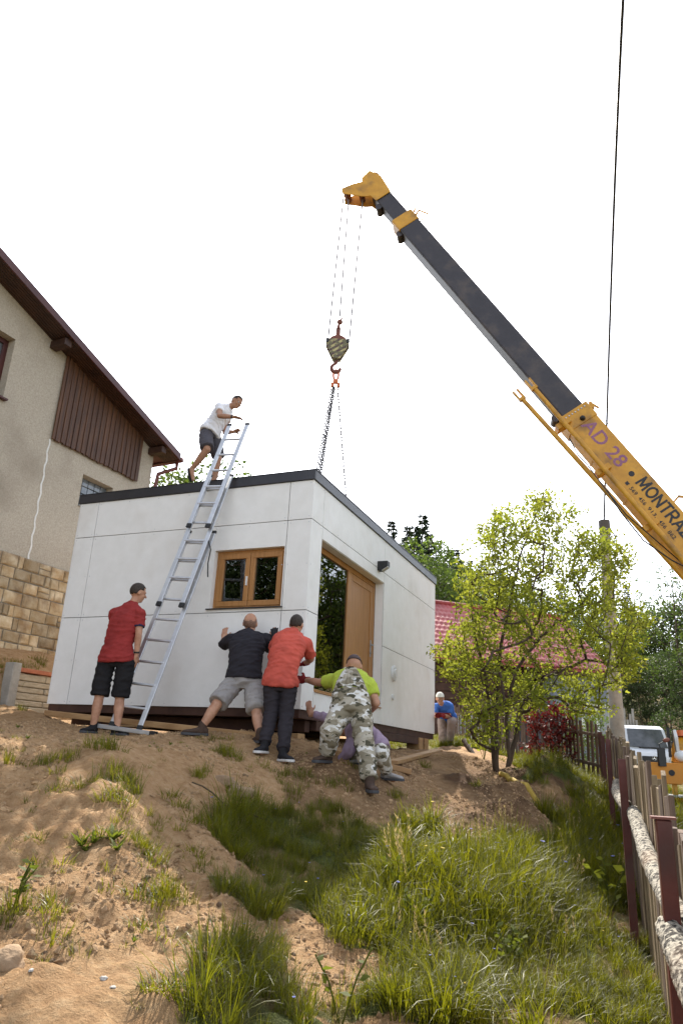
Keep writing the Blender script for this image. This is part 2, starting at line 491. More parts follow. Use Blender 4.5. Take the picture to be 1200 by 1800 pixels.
# ================================================================== TERRAIN
def lattice(ix, iy, seed):
    h = (ix * 374761393 + iy * 668265263 + seed * 974634777) & 0xffffffff
    h = ((h ^ (h >> 13)) * 1274126177) & 0xffffffff
    return ((h ^ (h >> 16)) & 0xffff) / 65535.0
def vnoise(x, y, seed=0):
    x = np.asarray(x, float); y = np.asarray(y, float)
    ix = np.floor(x).astype(np.int64); iy = np.floor(y).astype(np.int64)
    fx = x - ix; fy = y - iy
    fx = fx * fx * (3 - 2 * fx); fy = fy * fy * (3 - 2 * fy)
    a = lattice(ix, iy, seed); b = lattice(ix + 1, iy, seed); c = lattice(ix, iy + 1, seed); d = lattice(ix + 1, iy + 1, seed)
    return (a + (b - a) * fx) * (1 - fy) + (c + (d - c) * fx) * fy - 0.5
def fbm(x, y, sc, octv=4, seed=0, ga=0.5):
    r = 0; a = 1.0; x = np.asarray(x, float) * sc; y = np.asarray(y, float) * sc
    for k in range(octv):
        r = r + a * vnoise(x + 17.3 * k, y - 9.1 * k, seed + k); a *= ga; x = x * 2.03 + 0.3 * y; y = y * 2.03 - 0.2 * x * 0.1
    return r
CTRL_PX = [  # pixel in the photograph, surveyed distance
 (0,1294,6.0),(80,1312,5.75),(150,1324,5.6),(300,1322,6.4),(400,1324,7.1),(470,1337,7.6),(200,1314,6.8),(100,1306,6.8),(300,1310,7.4),(20,1284,7.3),(250,1304,7.9),(120,1296,7.8),(380,1308,7.9),
 (220,1405,5.0),(280,1560,4.2),(330,1620,3.95),(400,1640,3.85),(0,1400,5.0),(0,1550,3.9),(0,1800,2.75),(150,1800,2.75),(300,1800,2.85),
 (150,1550,4.0),(110,1450,4.55),(330,1450,5.3),(450,1500,5.6),(450,1400,6.6),(600,1440,6.9),(600,1500,6.2),(600,1650,4.7),(600,1800,3.4),
 (450,1700,3.75),(450,1800,3.05),(690,1500,6.3),(750,1440,7.5),(800,1600,5.35),(800,1800,3.6),(800,1700,4.5),(950,1600,5.7),(1000,1800,4.0),(1080,1700,5.1),(1075,1500,8.2),
 (900,1500,7.4),(950,1430,9.0),(700,1365,9.3),(760,1375,9.6),(800,1352,11),(780,1312,14.3),(840,1338,12),(880,1372,11),(870,1420,9.2),
 (1000,1402,10.4),(1000,1366,12.6),(1052,1384,11.9),(900,1336,14.5),(820,1304,16.5),
]
FEET_PX = [(160,1292,8.75),(212,1295,8.6),(245,1292,8.5),(180,1290,8.55),(345,1296,8.2),(458,1312,8.05),(466,1328,7.95),(500,1342,7.85),(568,1340,7.85),(655,1398,7.4),(690,1384,7.8)]
CTRL_PX += FEET_PX + [
 (60,1252,10.2),(0,1255,9.0),(60,1178,11.3),(100,1157,13.0),(0,1142,11.7),(0,1185,10.9),
]
ctrl = [P(*c) for c in CTRL_PX]
for s_ in (0.15, 1.3, 2.6, 3.7):
    for d_ in (0.25, 2.0, 4.0, 5.9):
        q = HE + HL * s_ + HB * d_; ctrl.append(np.array([q[0], q[1], 0.21]))
ctrl += [np.array(q, float) for q in [(0,0,-1.55),(-3,.6,-1.3),(3,1,-1.6),(0,1.6,-1.5),(-2,1.5,-1.35),(2.2,2.4,-1.58),(-5,3.5,-.6),(-6,6,.25),(-6,8,.6),(-8,10,1.4),(-8,5,.7),
   (6.5,6,-1.2),(6.5,9,-.8),(7.5,12,-.5),(8,16,-.2),(4.5,16,.1),(3,18,.5),(0,18,.9),(-3,18,1.3),(-7,16,1.5),(-5,-3,-1.5),(5,-3,-1.6),(9,3,-1.4),(-9,1,-.6)]]
R0 = HE + (HW + 0.95) * HL; R0[2] = 0
OW = unit([math.sin(math.radians(27)), math.cos(math.radians(27)), 0]); ON = np.array([OW[1], -OW[0], 0])
_q = hitp((29, 1176), R0, ON); RA, RZ = float((_q - R0) @ OW), float(_q[2])
for a_ in (-.35, .15, .7, 1.3, 2.0):
    for n_, z_ in ((.14, RZ - .62), (.5, RZ - .68), (-.18, RZ - .07)):
        q = R0 + OW * (RA + a_) + ON * n_; ctrl.append(np.array([q[0], q[1], z_]))
ctrl = np.array(ctrl)
def tps_fit(xy, z, lam=0.004):
    n = len(xy); d2 = ((xy[:, None] - xy[None]) ** 2).sum(-1)
    K = np.where(d2 > 0, 0.5 * d2 * np.log(d2 + 1e-12), 0) + lam * np.eye(n)
    Pm = np.c_[np.ones(n), xy]
    A = np.block([[K, Pm], [Pm.T, np.zeros((3, 3))]])
    return np.linalg.solve(A, np.r_[z, 0, 0, 0])
TPS_W = tps_fit(ctrl[:, :2], ctrl[:, 2])
def tps(x, y):
    x = np.asarray(x, float).ravel(); y = np.asarray(y, float).ravel()
    out = np.zeros(len(x)); n = len(ctrl)
    for i0 in range(0, len(x), 20000):
        X = np.c_[x[i0:i0 + 20000], y[i0:i0 + 20000]]
        d2 = ((X[:, None] - ctrl[None, :, :2]) ** 2).sum(-1)
        out[i0:i0 + 20000] = (0.5 * d2 * np.log(d2 + 1e-12)) @ TPS_W[:n] + TPS_W[n] + X @ TPS_W[n + 1:]
    return out
def sstep(a, b, t):
    t = np.clip((t - a) / (b - a), 0, 1)
    return t * t * (3 - 2 * t)
def far_h(x, y):
    yy = np.maximum(y, 0)
    z = -1.5 + 0.05 * np.minimum(yy, 34) + 0.16 * np.clip(y - 35, 0, 12) + 0.03 * np.clip(y - 47, 0, 300) + 7 * sstep(48, 80, y + 0.1 * x) * sstep(-40, 5, x)
    z = z + 8 * sstep(26, 70, x) * sstep(5, 40, y) + 1.3 * sstep(-4, -12, x) * sstep(2, 9, y)
    return z + fbm(x, y, 0.06, 3, 5) * 0.6
def inpoly(x, y, poly):
    r = np.zeros(len(x), bool); n = len(poly)
    for i in range(n):
        x0, y0 = poly[i]; x1, y1 = poly[(i + 1) % n]
        c = ((y0 > y) != (y1 > y)) & (x < (x1 - x0) * (y - y0) / (y1 - y0 + 1e-12) + x0)
        r ^= c
    return r
PILES = [(P(962, 1380, 10.3), 0.75, 0.42), (P(845, 1470, 7.8), 0.28, 0.14), (P(890, 1440, 8.6), 0.4, 0.16), (P(930, 1455, 8.5), 0.3, 0.12), (P(815, 1345, 11.6), 0.5, 0.12), (P(820, 1400, 9.6), 0.4, 0.16), (P(745, 1405, 8.9), 0.32, 0.11), (P(700, 1395, 8.6), 0.25, 0.08), (P(905, 1410, 9.6), 0.35, 0.16)]
FEET = [P(*c) for c in FEET_PX]
def hgt(x, y, fine=True):
    x = np.asarray(x, float); y = np.asarray(y, float); shp = x.shape
    x = x.ravel(); y = y.ravel()
    near = tps(np.clip(x, -9.5, 9.5), np.clip(y, -3, 18))
    dist = np.maximum(np.abs(x) - 8.5, np.maximum(-3 - y, y - 16.5))
    w = sstep(0, 9, dist)
    z = near * (1 - w) + far_h(x, y) * w
    for c, r, h in PILES:
        d = np.hypot(x - c[0], (y - c[1]) * 0.8) / r
        z = z + h * np.exp(-d * d * 1.6) * (1 + 0.5 * fbm(x, y, 4.0, 3, 31))
    an_ = (x - R0[0]) * OW[0] + (y - R0[1]) * OW[1]; nn_ = (x - R0[0]) * ON[0] + (y - R0[1]) * ON[1]
    fr_ = (nn_ > -.03) & (nn_ < 1.2) & (an_ > RA - .3) & (an_ < RA + 2.6)
    z = np.where(fr_, np.minimum(z, RZ - .60 - .06 * nn_), z)      # dug away before the retaining wall
    if fine:
        flat = np.ones(len(x))
        for c in FEET:
            flat = np.minimum(flat, sstep(0.1, 0.5, np.hypot(x - c[0], y - c[1])))
        # soil relief: rills running down the bank, clods
        u = x * 0.80 + y * 0.60; v = -x * 0.60 + y * 0.80
        bank = sstep(6.6, 5.2, y) * sstep(1.5, -0.6, x)
        z = z + flat * (fbm(u * 2.8, v * 1.1, 1.0, 4, 3, 0.55) * (0.02 + 0.055 * bank) + fbm(x, y, 6.0, 4, 11, 0.65) * (0.02 + 0.03 * bank) + np.maximum(0, fbm(x, y, 8.0, 3, 15) - .05) * 0.05 * (.35 + .65 * bank) + np.maximum(0, fbm(x, y, 15.0, 2, 35)) * (.25 + .9 * sstep(-.1, .25, fbm(x, y, 1.7, 2, 37))) * 0.05 + fbm(x, y, 1.1, 3, 21) * 0.02)
    return z.reshape(shp)
def h1(x, y):
    return float(hgt(np.array([x]), np.array([y]))[0])
def grow(a, b, n, k):
    t = np.linspace(0, 1, n + 1)[1:]
    return a + (b - a) * (np.exp(k * t) - 1) / (math.exp(k) - 1)
xs = np.r_[-grow(5.0, 230, 34, 4.5)[::-1], np.arange(-5.0, -3.4, 0.05), np.arange(-3.4, 1.0, 0.026), np.arange(1.0, 5.2, 0.045), grow(5.2, 230, 34, 4.5)]
ys = np.r_[-grow(-2.2, 60, 14, 3)[::-1], np.arange(2.2, 6.6, 0.026), np.arange(6.6, 12.6, 0.045), grow(12.6, 320, 60, 4.2)]
GX, GY = np.meshgrid(xs, ys)
GZ = hgt(GX, GY)
nx, ny = len(xs), len(ys)
gv = np.c_[GX.ravel(), GY.ravel(), GZ.ravel()]
ii = (np.arange(ny - 1)[:, None] * nx + np.arange(nx - 1)[None]).ravel()
gq = np.c_[ii, ii + 1, ii + nx + 1, ii + nx]
# where the turf grows (polygons traced in the picture, carried to the ground)
GRASS_POLY = [(480,1435),(560,1432),(640,1450),(740,1452),(800,1475),(850,1505),(960,1512),(1015,1465),(1040,1400),(1060,1375),(1150,1480),(1230,1820),(310,1820),(318,1690),(350,1640),(470,1640),(560,1668),(590,1620),(430,1580),(385,1530),(405,1470)]
SAND_PATCH = [(545,1650),(640,1655),(735,1700),(735,1735),(640,1750),(560,1775),(505,1770),(495,1690)]
LAWN_POLY = [(905,1330),(1000,1330),(1062,1350),(1062,1400),(1020,1420),(990,1380),(900,1345)]
def grassmask(x, y, z):
    px, py = pr(np.c_[x, y, z])
    jx = fbm(x, y, 2.4, 4, 41, .65) * 120; jy = fbm(x, y, 2.4, 4, 51, .65) * 70
    m = inpoly(px + jx, py + jy, GRASS_POLY) & ~inpoly(px + jx, py + jy, SAND_PATCH)
    m |= inpoly(px + jx * 0.4, py + jy * 0.4, LAWN_POLY)
    m &= (y > 1.5) & (y < 17)
    far = (y > 14.5) & ((x > 1.0) | (y > 19)) | (x > 4.7 + 0.33 * (y - 12.5)) | (y < 1.6) | (x < -9)
    return m | far, px, py
gm, gpx, gpy = grassmask(gv[:, 0], gv[:, 1], gv[:, 2])
turf = gm.astype(float) * np.clip(0.75 + fbm(gv[:, 0], gv[:, 1], 3.0, 3, 61), 0, 1)
soil = np.zeros(len(gv))
SOIL_POLY = [(500,1330),(620,1300),(770,1305),(830,1330),(900,1345),(1020,1385),(1020,1460),(960,1500),(860,1500),(740,1450),(560,1425),(500,1410)]
soil[inpoly(gpx, gpy, SOIL_POLY) & (gv[:, 1] > 6) & (gv[:, 1] < 17)] = 0.45
for c, r, h in PILES[:3] + PILES[5:6] + PILES[8:]:
    soil = np.maximum(soil, 0.95 * np.exp(-(np.hypot(gv[:, 0] - c[0], gv[:, 1] - c[1]) / r) ** 4))
soil = np.clip(soil * (1 + fbm(gv[:, 0], gv[:, 1], 2.5, 3, 71)), 0, 1)
tag(ob('ground', npmesh('ground', gv, gq, M_ground, True, {'turf': turf, 'soil': soil})), kind='structure')

# ================================================================== geometry-node scatter
def scatter(name, pts, rot, scl, idx, sources, parent=None):
    me = bpy.data.meshes.new(name)
    n = len(pts)
    me.vertices.add(n)
    me.vertices.foreach_set('co', np.asarray(pts, np.float32).ravel())
    for an, ty, dat in (('rot', 'FLOAT_VECTOR', rot), ('scl', 'FLOAT', scl), ('idx', 'INT', idx)):
        a = me.attributes.new(an, ty, 'POINT')
        a.data.foreach_set('vector' if ty == 'FLOAT_VECTOR' else 'value', np.asarray(dat, np.int32 if ty == 'INT' else np.float32).ravel())
    me.update()
    o = ob(name, me, parent)
    col = bpy.data.collections.new(name + '_kinds')
    for k, sm in enumerate(sources):
        so = bpy.data.objects.new('%s_kind_%02d' % (name, k), sm)
        col.objects.link(so)
    g = bpy.data.node_groups.new(name + '_scatter', 'GeometryNodeTree')
    g.interface.new_socket('Geometry', in_out='INPUT', socket_type='NodeSocketGeometry')
    g.interface.new_socket('Geometry', in_out='OUTPUT', socket_type='NodeSocketGeometry')
    N = g.nodes; L = g.links
    gi = N.new('NodeGroupInput'); go = N.new('NodeGroupOutput')
    ip = N.new('GeometryNodeInstanceOnPoints'); ci = N.new('GeometryNodeCollectionInfo')
    ci.inputs['Collection'].default_value = col
    ci.inputs['Separate Children'].default_value = True
    ci.inputs['Reset Children'].default_value = True
    def na(nm, ty):
        x = N.new('GeometryNodeInputNamedAttribute'); x.data_type = ty; x.inputs['Name'].default_value = nm
        return [s for s in x.outputs if s.enabled][0]
    L.new(gi.outputs[0], ip.inputs['Points']); L.new(ci.outputs[0], ip.inputs['Instance'])
    ip.inputs['Pick Instance'].default_value = True
    L.new(na('idx', 'INT'), ip.inputs['Instance Index'])
    L.new(na('rot', 'FLOAT_VECTOR'), ip.inputs['Rotation'])
    L.new(na('scl', 'FLOAT'), ip.inputs['Scale'])
    L.new(ip.outputs[0], go.inputs[0])
    md = o.modifiers.new('scatter', 'NODES'); md.node_group = g
    return o
def blade(V_, F_, base, hgt_, w, lean, az, curl, segs=4):
    dirx = np.array([math.cos(az), math.sin(az), 0]); side = np.array([-math.sin(az), math.cos(az), 0])
    k = len(V_); p = np.array(base, float); ang = lean
    for i in range(segs + 1):
        t = i / segs; ww = w * (1 - t ** 1.6) * 0.5 + 0.0004
        V_ += [p - side * ww, p + side * ww]
        if i < segs:
            p = p + (dirx * math.sin(ang) + Z * math.cos(ang)) * hgt_ / segs
            ang += curl / segs
            F_.append((k + 2 * i, k + 2 * i + 1, k + 2 * i + 3, k + 2 * i + 2))
def clump(name, n, h, spread, w, m, curl=1.2, seed=0, leanmax=0.5):
    r = random.Random(seed); V_ = []; F_ = []
    for _ in range(n):
        a = r.uniform(0, 6.28); d = spread * math.sqrt(r.random()); 
        az = a + r.uniform(-1, 1)
        blade(V_, F_, (d * math.cos(a), d * math.sin(a), -0.02), h * r.uniform(0.45, 1.1), w * r.uniform(0.7, 1.3), r.uniform(0.0, leanmax), az, curl * r.uniform(0.2, 1.3))
    return npmesh(name, np.array(V_), np.array(F_), m, True)
def seedstem(name, h, seed):
    r = random.Random(seed); V_ = []; F_ = []
    for _ in range(3):
        a = r.uniform(0, 6.28); hh = h * r.uniform(.8, 1.1)
        blade(V_, F_, (0.03 * math.cos(a), 0.03 * math.sin(a), -.02), hh, 0.005, r.uniform(0, .15), a, 0.25)
        top = V_[-1]
        for k in range(26):
            b = r.uniform(0, 6.28); p = np.array(top) - Z * r.uniform(0, .22) + np.array([math.cos(b), math.sin(b), 0]) * .008
            blade(V_, F_, p, .035, .008, .5, b, .3, 2)
    q = [f for f in F_]
    return npmesh(name, np.array(V_), np.array(q), M_grassdry, True)
def flowerm(name, h, m, seed):
    mb = MB(); r = random.Random(seed)
    mb.cyl((0, 0, -.02), (0.02, 0, h), .002, .0015, 4)
    for k in range(6):
        a = k * math.pi / 3; c = np.array([.02 + .011 * math.cos(a), .011 * math.sin(a), h])
        mb.ell(c, (.009 * math.cos(a), .009 * math.sin(a), .003), (-.006 * math.sin(a), .006 * math.cos(a), 0), (0, 0, .003), 6, 4, 1)
    me = meshdata(name, mb.v, mb.f, [M_weed, m]); me.polygons.foreach_set('material_index', mb.m); return me
def rosette(name, n, l, w, m, seed):
    r = random.Random(seed); V_ = []; F_ = []
    for k in range(n):
        az = 2 * math.pi * k / n + r.uniform(-.4, .4)
        blade(V_, F_, (0, 0, 0), l * r.uniform(.6, 1.1), 0.001, r.uniform(.5, 1.2), az, 0.5)
        b0 = len(V_) - 10
        side = np.array([-math.sin(az), math.cos(az), 0])
        for i in range(5):
            t = i / 4; ww = w * math.sin(math.pi * (0.12 + 0.88 * t) ** 0.8) * .5 + .001
            c = (np.array(V_[b0 + 2 * i]) + np.array(V_[b0 + 2 * i + 1])) / 2
            V_[b0 + 2 * i] = c - side * ww; V_[b0 + 2 * i + 1] = c + side * ww
    return npmesh(name, np.array(V_), np.array(F_), m, True)
G_SRC = [clump('tall_clump', 34, .42, .10, .0075, M_grass, 1.3, 1), clump('tall_clump_b', 30, .36, .10, .007, M_grass, 1.7, 2), clump('arching_clump', 26, .5, .11, .008, M_grass, 1.9, 3),
         clump('short_clump', 34, .2, .09, .006, M_grass, 1.3, 4), clump('short_clump_b', 30, .15, .08, .006, M_grass, 1.6, 5, .9), seedstem('seed_stems', .62, 6),
         rosette('rosette', 11, .16, .035, M_weed, 7), flowerm('yellow_flower', .3, M_flower, 8), flowerm('blue_flower', .3, M_flowb, 9), clump('thatch_clump', 26, .26, .12, .006, M_thatch, 2.2, 10, 1.2)]
def tilt(n):
    return np.c_[rng.normal(0, .12, n), rng.normal(0, .12, n), rng.uniform(0, 6.28, n)]
pts = []; idx = []; scl = []
# meadow
N0 = 90000
cx = rng.uniform(-3.5, 6, N0); cy = rng.uniform(1.9, 17.5, N0)
cz = hgt(cx, cy)
gmk, qx, qy = grassmask(cx, cy, cz)
keep = gmk & (qx > -60) & (qx < 1330) & (qy < 2000) & (fbm(cx, cy, 1.8, 3, 81) > -0.27)
dens = np.where(cy < 9.5, 0.62, 0.45) * np.where((qx < 660) & (qy > 1640), .55, 1.0)
keep &= rng.random(N0) < dens
inh = ((cx - HE[0]) * HL[0] + (cy - HE[1]) * HL[1] > -0.25) & ((cx - HE[0]) * HL[0] + (cy - HE[1]) * HL[1] < HW + .2) & ((cx - HE[0]) * HB[0] + (cy - HE[1]) * HB[1] > -.3) & ((cx - HE[0]) * HB[0] + (cy - HE[1]) * HB[1] < HD + .2)
keep &= ~inh
cx, cy, cz, qx, qy = cx[keep], cy[keep], cz[keep], qx[keep], qy[keep]
n = len(cx)
kk = rng.random(n)
tall = sstep(-0.25, 0.2, fbm(cx, cy, 0.9, 2, 91)) 
k_idx = np.where(kk < .36, 0, np.where(kk < .56, 1, np.where(kk < .68, 2, np.where(kk < .74, 9,  np.where(kk < .972, 3, np.where(kk < .978, 5, np.where(kk < .985, 6, np.where(kk < .990, 7, 8))))))))
k_scl = rng.uniform(.55, 1.0, n) * (.42 + .45 * tall)
k_scl = np.where(qy > 1640, k_scl * .9, k_scl) * np.where(qx > 640, 1.15, 1.0)
k_scl = np.where(cy > 10.5, k_scl * .7, k_scl)
pts.append(np.c_[cx, cy, cz]); idx.append(k_idx); scl.append(k_scl)
meadow_n = n
tag(scatter('meadow_grass', pts[0], tilt(n), scl[0], idx[0], G_SRC), 'tall green meadow grass covering the bank beside the fence', 'grass', kind='stuff')
# scattered tufts on the sandy bank
def on_ground(px, py):
    d = ray(px, py); t = np.linspace(2.4, 13, 900)
    X = d[None] * t[:, None] / d[1]
    below = X[:, 2] < hgt(X[:, 0], X[:, 1], False)
    k = int(np.argmax(below)) if below.any() else 600
    return X[k]
TUFT = [(185,1318,12,3),(95,1332,12,3),(212,1365,14,3),(160,1372,10,4),(195,1405,10,4),(162,1478,5,6),(190,1500,3,6),(245,1485,22,3),(285,1455,8,4),(275,1585,14,3),(285,1545,8,4),(128,1662,5,3),(250,1640,5,4),
        (20,1600,7,3),(60,1590,6,3),(50,1460,9,4),(395,1325,14,3),(350,1368,8,3),(245,1392,8,3),(270,1765,9,4),(75,1620,4,4),(300,1400,6,4),(15,1345,6,3),(130,1525,4,4),(330,1500,8,4),(355,1465,6,3),(380,1300,5,4),
        (330,1450,6,4),(60,1505,6,4),(215,1440,6,4),(410,1395,8,3),(430,1345,6,4),(490,1360,8,3),(215,1560,5,4),(100,1370,7,4),(180,1460,4,4),(20,1790,6,4),(510,1385,10,3),(540,1370,10,3),(600,1385,8,3),(620,1350,6,4),(690,1395,8,3),(740,1345,8,3),(830,1320,5,4),(20,1230,8,3),(40,1250,6,3),(60,1180,8,3),(30,1165,10,3),(75,1168,10,3),(5,1175,10,3)]
tp = []; ti = []; ts = []
for (a, b, m_, k) in TUFT:
    c = on_ground(a, b)
    for q in range(max(2, int(m_ * .8))):
        x = c[0] + rng.normal(0, .06); y = c[1] + rng.normal(0, .065)
        tp.append((x, y, h1(x, y))); ti.append(k if rng.random() < .75 else 4); ts.append(rng.uniform(.32, .85))
for q in range(200):
    x = rng.uniform(-3.4, -.2); y = rng.uniform(3.0, 8.6)
    tp.append((x, y, h1(x, y))); ti.append(rng.choice([3, 4, 4, 6])); ts.append(rng.uniform(.12, .38))
tag(scatter('grass_tufts', np.array(tp), tilt(len(tp)), np.array(ts), np.array(ti), G_SRC), 'small grass tufts dotted over the bare sandy bank', 'grass', kind='stuff')
# clods and pebbles
def clod(name, seed, m):
    bm = bmesh.new(); bmesh.ops.create_icosphere(bm, subdivisions=1, radius=1.0)
    for v in bm.verts:
        v.co *= 0.7 + 0.8 * (mnoise.noise(v.co * 1.3 + Vector((seed * 3.1, 0, 0))) + .5)
        v.co.z *= .65
    me = bpy.data.meshes.new(name); bm.to_mesh(me); bm.free(); me.materials.append(m); return me
C_SRC = [clod('clod', 1, M_pebble), clod('clod_b', 2, M_pebble), clod('clod_c', 3, M_pebble), clod('pebble', 4, M_rock)]
N1 = 150000
cx = rng.uniform(-3.6, 2.6, N1); cy = rng.uniform(2.7, 11.5, N1); cz = hgt(cx, cy)
g1, qx, qy = grassmask(cx, cy, cz)
keep = (~g1) & (qx > -30) & (qx < 1150) & (qy < 1850) & (fbm(cx, cy, 1.3, 3, 99) > -.22)
cx, cy, cz = cx[keep], cy[keep], cz[keep]; n = len(cx)
tag(scatter('soil_clods', np.c_[cx, cy, cz - .002], rng.uniform(0, 6.28, (n, 3)) * [.15, .15, 1], .0022 + .018 * rng.random(n) ** 7, rng.choice([0, 1, 2, 3], n, p=[.33, .33, .29, .05]), C_SRC), 'loose soil clods and pebbles strewn over the sandy bank', 'soil', kind='stuff')

# ================================================================== MODULE HOUSE
def HP(s, d, z):
    """s metres to the left along the front, d metres back, z above the underside"""
    return HE + HL * s + HB * d + Z * z
mh = thing('module_house', HP(HW / 2, HD / 2, 0), 'white flat-roofed module house hanging level on the crane chains', 'house')
def slab(name, o, ax, ay, az, m, parent, bev=0.0):
    """box from a corner and three full edge vectors"""
    o, ax, ay, az = [np.asarray(q, float) for q in (o, ax, ay, az)]
    return MB().box(o + (ax + ay + az) / 2, ax / 2, ay / 2, az / 2).build(name, m, parent, bev=bev)
def holed(mb, o, ax, ay, an, rect, hole):
    """plate with a rectangular hole; o origin, ax/ay unit axes in plane, an thickness vector; rect,hole=(x0,x1,y0,y1)"""
    def q(x, y, k): return o + ax * x + ay * y + an * k
    R = [(rect[0], rect[2]), (rect[1], rect[2]), (rect[1], rect[3]), (rect[0], rect[3])]
    Hh = [(hole[0], hole[2]), (hole[1], hole[2]), (hole[1], hole[3]), (hole[0], hole[3])]
    vs = [q(*p, 0) for p in R] + [q(*p, 0) for p in Hh] + [q(*p, 1) for p in R] + [q(*p, 1) for p in Hh]
    fs = []
    for i in range(4):
        j = (i + 1) % 4
        fs += [(i, j, 4 + j, 4 + i), (8 + i, 12 + i, 12 + j, 8 + j), (i, 8 + i, 8 + j, j), (4 + i, 4 + j, 12 + j, 12 + i)]
    if np.dot(np.cross(ax, ay), an) < 0:
        fs = [tuple(reversed(f)) for f in fs]
    return mb.add(vs, fs)
WIN = (0.36, 1.40, 1.235, 2.035)
DOOR = (0.36, 2.90, 0.245, 2.21)
T = 0.012; G = 0.009
# structural shell
wf = MB(); holed(wf, HP(0.04, 0.014, 0), HL, Z, HB * 0.19, (0, HW - 0.08, 0.0, 3.0), (WIN[0] - .04, WIN[1] - .04, WIN[2], WIN[3])); wf.build('wall', M_core, mh)
wr = MB(); holed(wr, HP(0.014, 0.21, 0), HB, Z, HL * 0.19, (0, HD - 0.22, 0.0, 3.0), (DOOR[0] - .21, DOOR[1] - .21, DOOR[2], DOOR[3])); wr.build('wall', M_core, mh)
slab('wall', HP(HW - .2, .21, 0), HL * .188, HB * (HD - .22), Z * 3.0, M_core, mh)
slab('wall', HP(.21, HD - .2, 0), HL * (HW - .42), HB * .188, Z * 3.0, M_core, mh)
slab('floor', HP(.02, .02, -.10), HL * (HW - .04), HB * (HD - .04), Z * .099, M_log, mh)
slab('floor', HP(.22, .22, .002), HL * (HW - .44), HB * (HD - .44), Z * .1, M_inner, mh)
slab('ceiling', HP(.22, .22, 2.6), HL * (HW - .44), HB * (HD - .44), Z * .2, M_inner, mh)
slab('roof_deck', HP(.1, .1, 2.93), HL * (HW - .2), HB * (HD - .2), Z * .06, M_trim, mh)
# back and left cladding
slab('panel', HP(HW - .0, 0.0, 0), HL * -T, HB * HD, Z * 2.915, M_panel, mh, .002)
slab('panel', HP(0.02, HD - T, 0), HL * (HW - .04), HB * T, Z * 2.915, M_panel, mh, .002)
def screws(parent, org, ax, rect, nrm):
    """countersunk screw heads in rows near the panel edge"""
    mb = MB(); x0, x1, y0, y1 = rect
    def row(lo, hi):
        n = max(2, int(round((hi - lo) / 0.5)) + 1); return np.linspace(lo + .04, hi - .04, n)
    P_ = [(x, y) for x in row(x0, x1) for y in (y0 + .035, y1 - .035)] + [(x, y) for y in row(y0, y1)[1:-1] for x in (x0 + .035, x1 - .035)]
    for x, y in P_:
        c = org + ax * x + Z * y
        mb.cyl(c, c + nrm * .0035, .0075, .006, 8)
    o = mb.build('screw_heads', M_alu, parent); o['kind'] = 'stuff'; return o
cols = [(0, .343), (.343, 3.505), (3.505, HW)]
rows = [(0, 1.19), (1.19, 2.38), (2.38, 2.915)]
for ci, (a0, a1) in enumerate(cols):
    for ri, (z0, z1) in enumerate(rows):
        x0 = a0 + (G / 2 if ci else 0); x1 = a1 - (G / 2 if ci < 2 else 0); y0 = z0 + (G / 2 if ri else 0); y1 = z1 - (G / 2 if ri < 2 else 0)
        if ci == 1 and ri == 1:
            mb = MB(); holed(mb, HP(0, 0, 0), HL, Z, HB * T, (x0, x1, y0, y1), WIN); p_ = mb.build('panel', M_panel, mh)
        else:
            p_ = slab('panel', HP(x0, 0, y0), HL * (x1 - x0), HB * T, Z * (y1 - y0), M_panel, mh, .0015)
        screws(p_, HP(0, 0, 0), HL, (x0, x1, y0, y1), HNF)
dcols = [(T, .36), (.36, 2.90), (2.90, HD - T)]
for ci, (a0, a1) in enumerate(dcols):
    for ri, (z0, z1) in enumerate(rows):
        x0 = a0 + (G / 2 if ci else 0); x1 = a1 - (G / 2 if ci < 2 else 0); y0 = z0 + (G / 2 if ri else 0); y1 = z1 - (G / 2 if ri < 2 else 0)
        if ci == 1:
            if ri == 1: y0 = DOOR[3]
            elif ri == 0: y1 = DOOR[2]
        p_ = slab('panel', HP(0, x0, y0), HB * (x1 - x0), HL * T, Z * (y1 - y0), M_panel, mh, .0015)
        if y1 - y0 > .2:
            screws(p_, HP(0, 0, 0), HB, (x0, x1, y0, y1), HNR)
# roof edge flashing
fl = MB()
fl.box(HP(HW / 2, -.012, 2.985), HL * (HW / 2 + .022), HB * .012, Z * .066)
tr = fl.build('roof_flashing', M_trim, mh, bev=.003)
MB().box(HP(-.012, HD / 2 + .001, 2.985), HL * .011, HB * (HD / 2 - .001), Z * .066).build('roof_flashing', M_trim, mh, bev=.003)
MB().box(HP(HW + .012, HD / 2 + .001, 2.985), HL * .011, HB * (HD / 2 - .001), Z * .066).build('roof_flashing', M_trim, mh, bev=.003)
MB().box(HP(HW / 2, HD + .012, 2.985), HL * (HW / 2 + .022), HB * .011, Z * .066).build('roof_flashing', M_trim, mh, bev=.003)
tp_ = MB()
tp_.box(HP(HW / 2, .05, 3.056), HL * (HW / 2 + .03), HB * .08, Z * .004); tp_.build('roof_cap', M_trim, mh)
MB().box(HP(.05, HD / 2 + .05, 3.056), HL * .08, HB * (HD / 2 - .085), Z * .004).build('roof_cap', M_trim, mh)
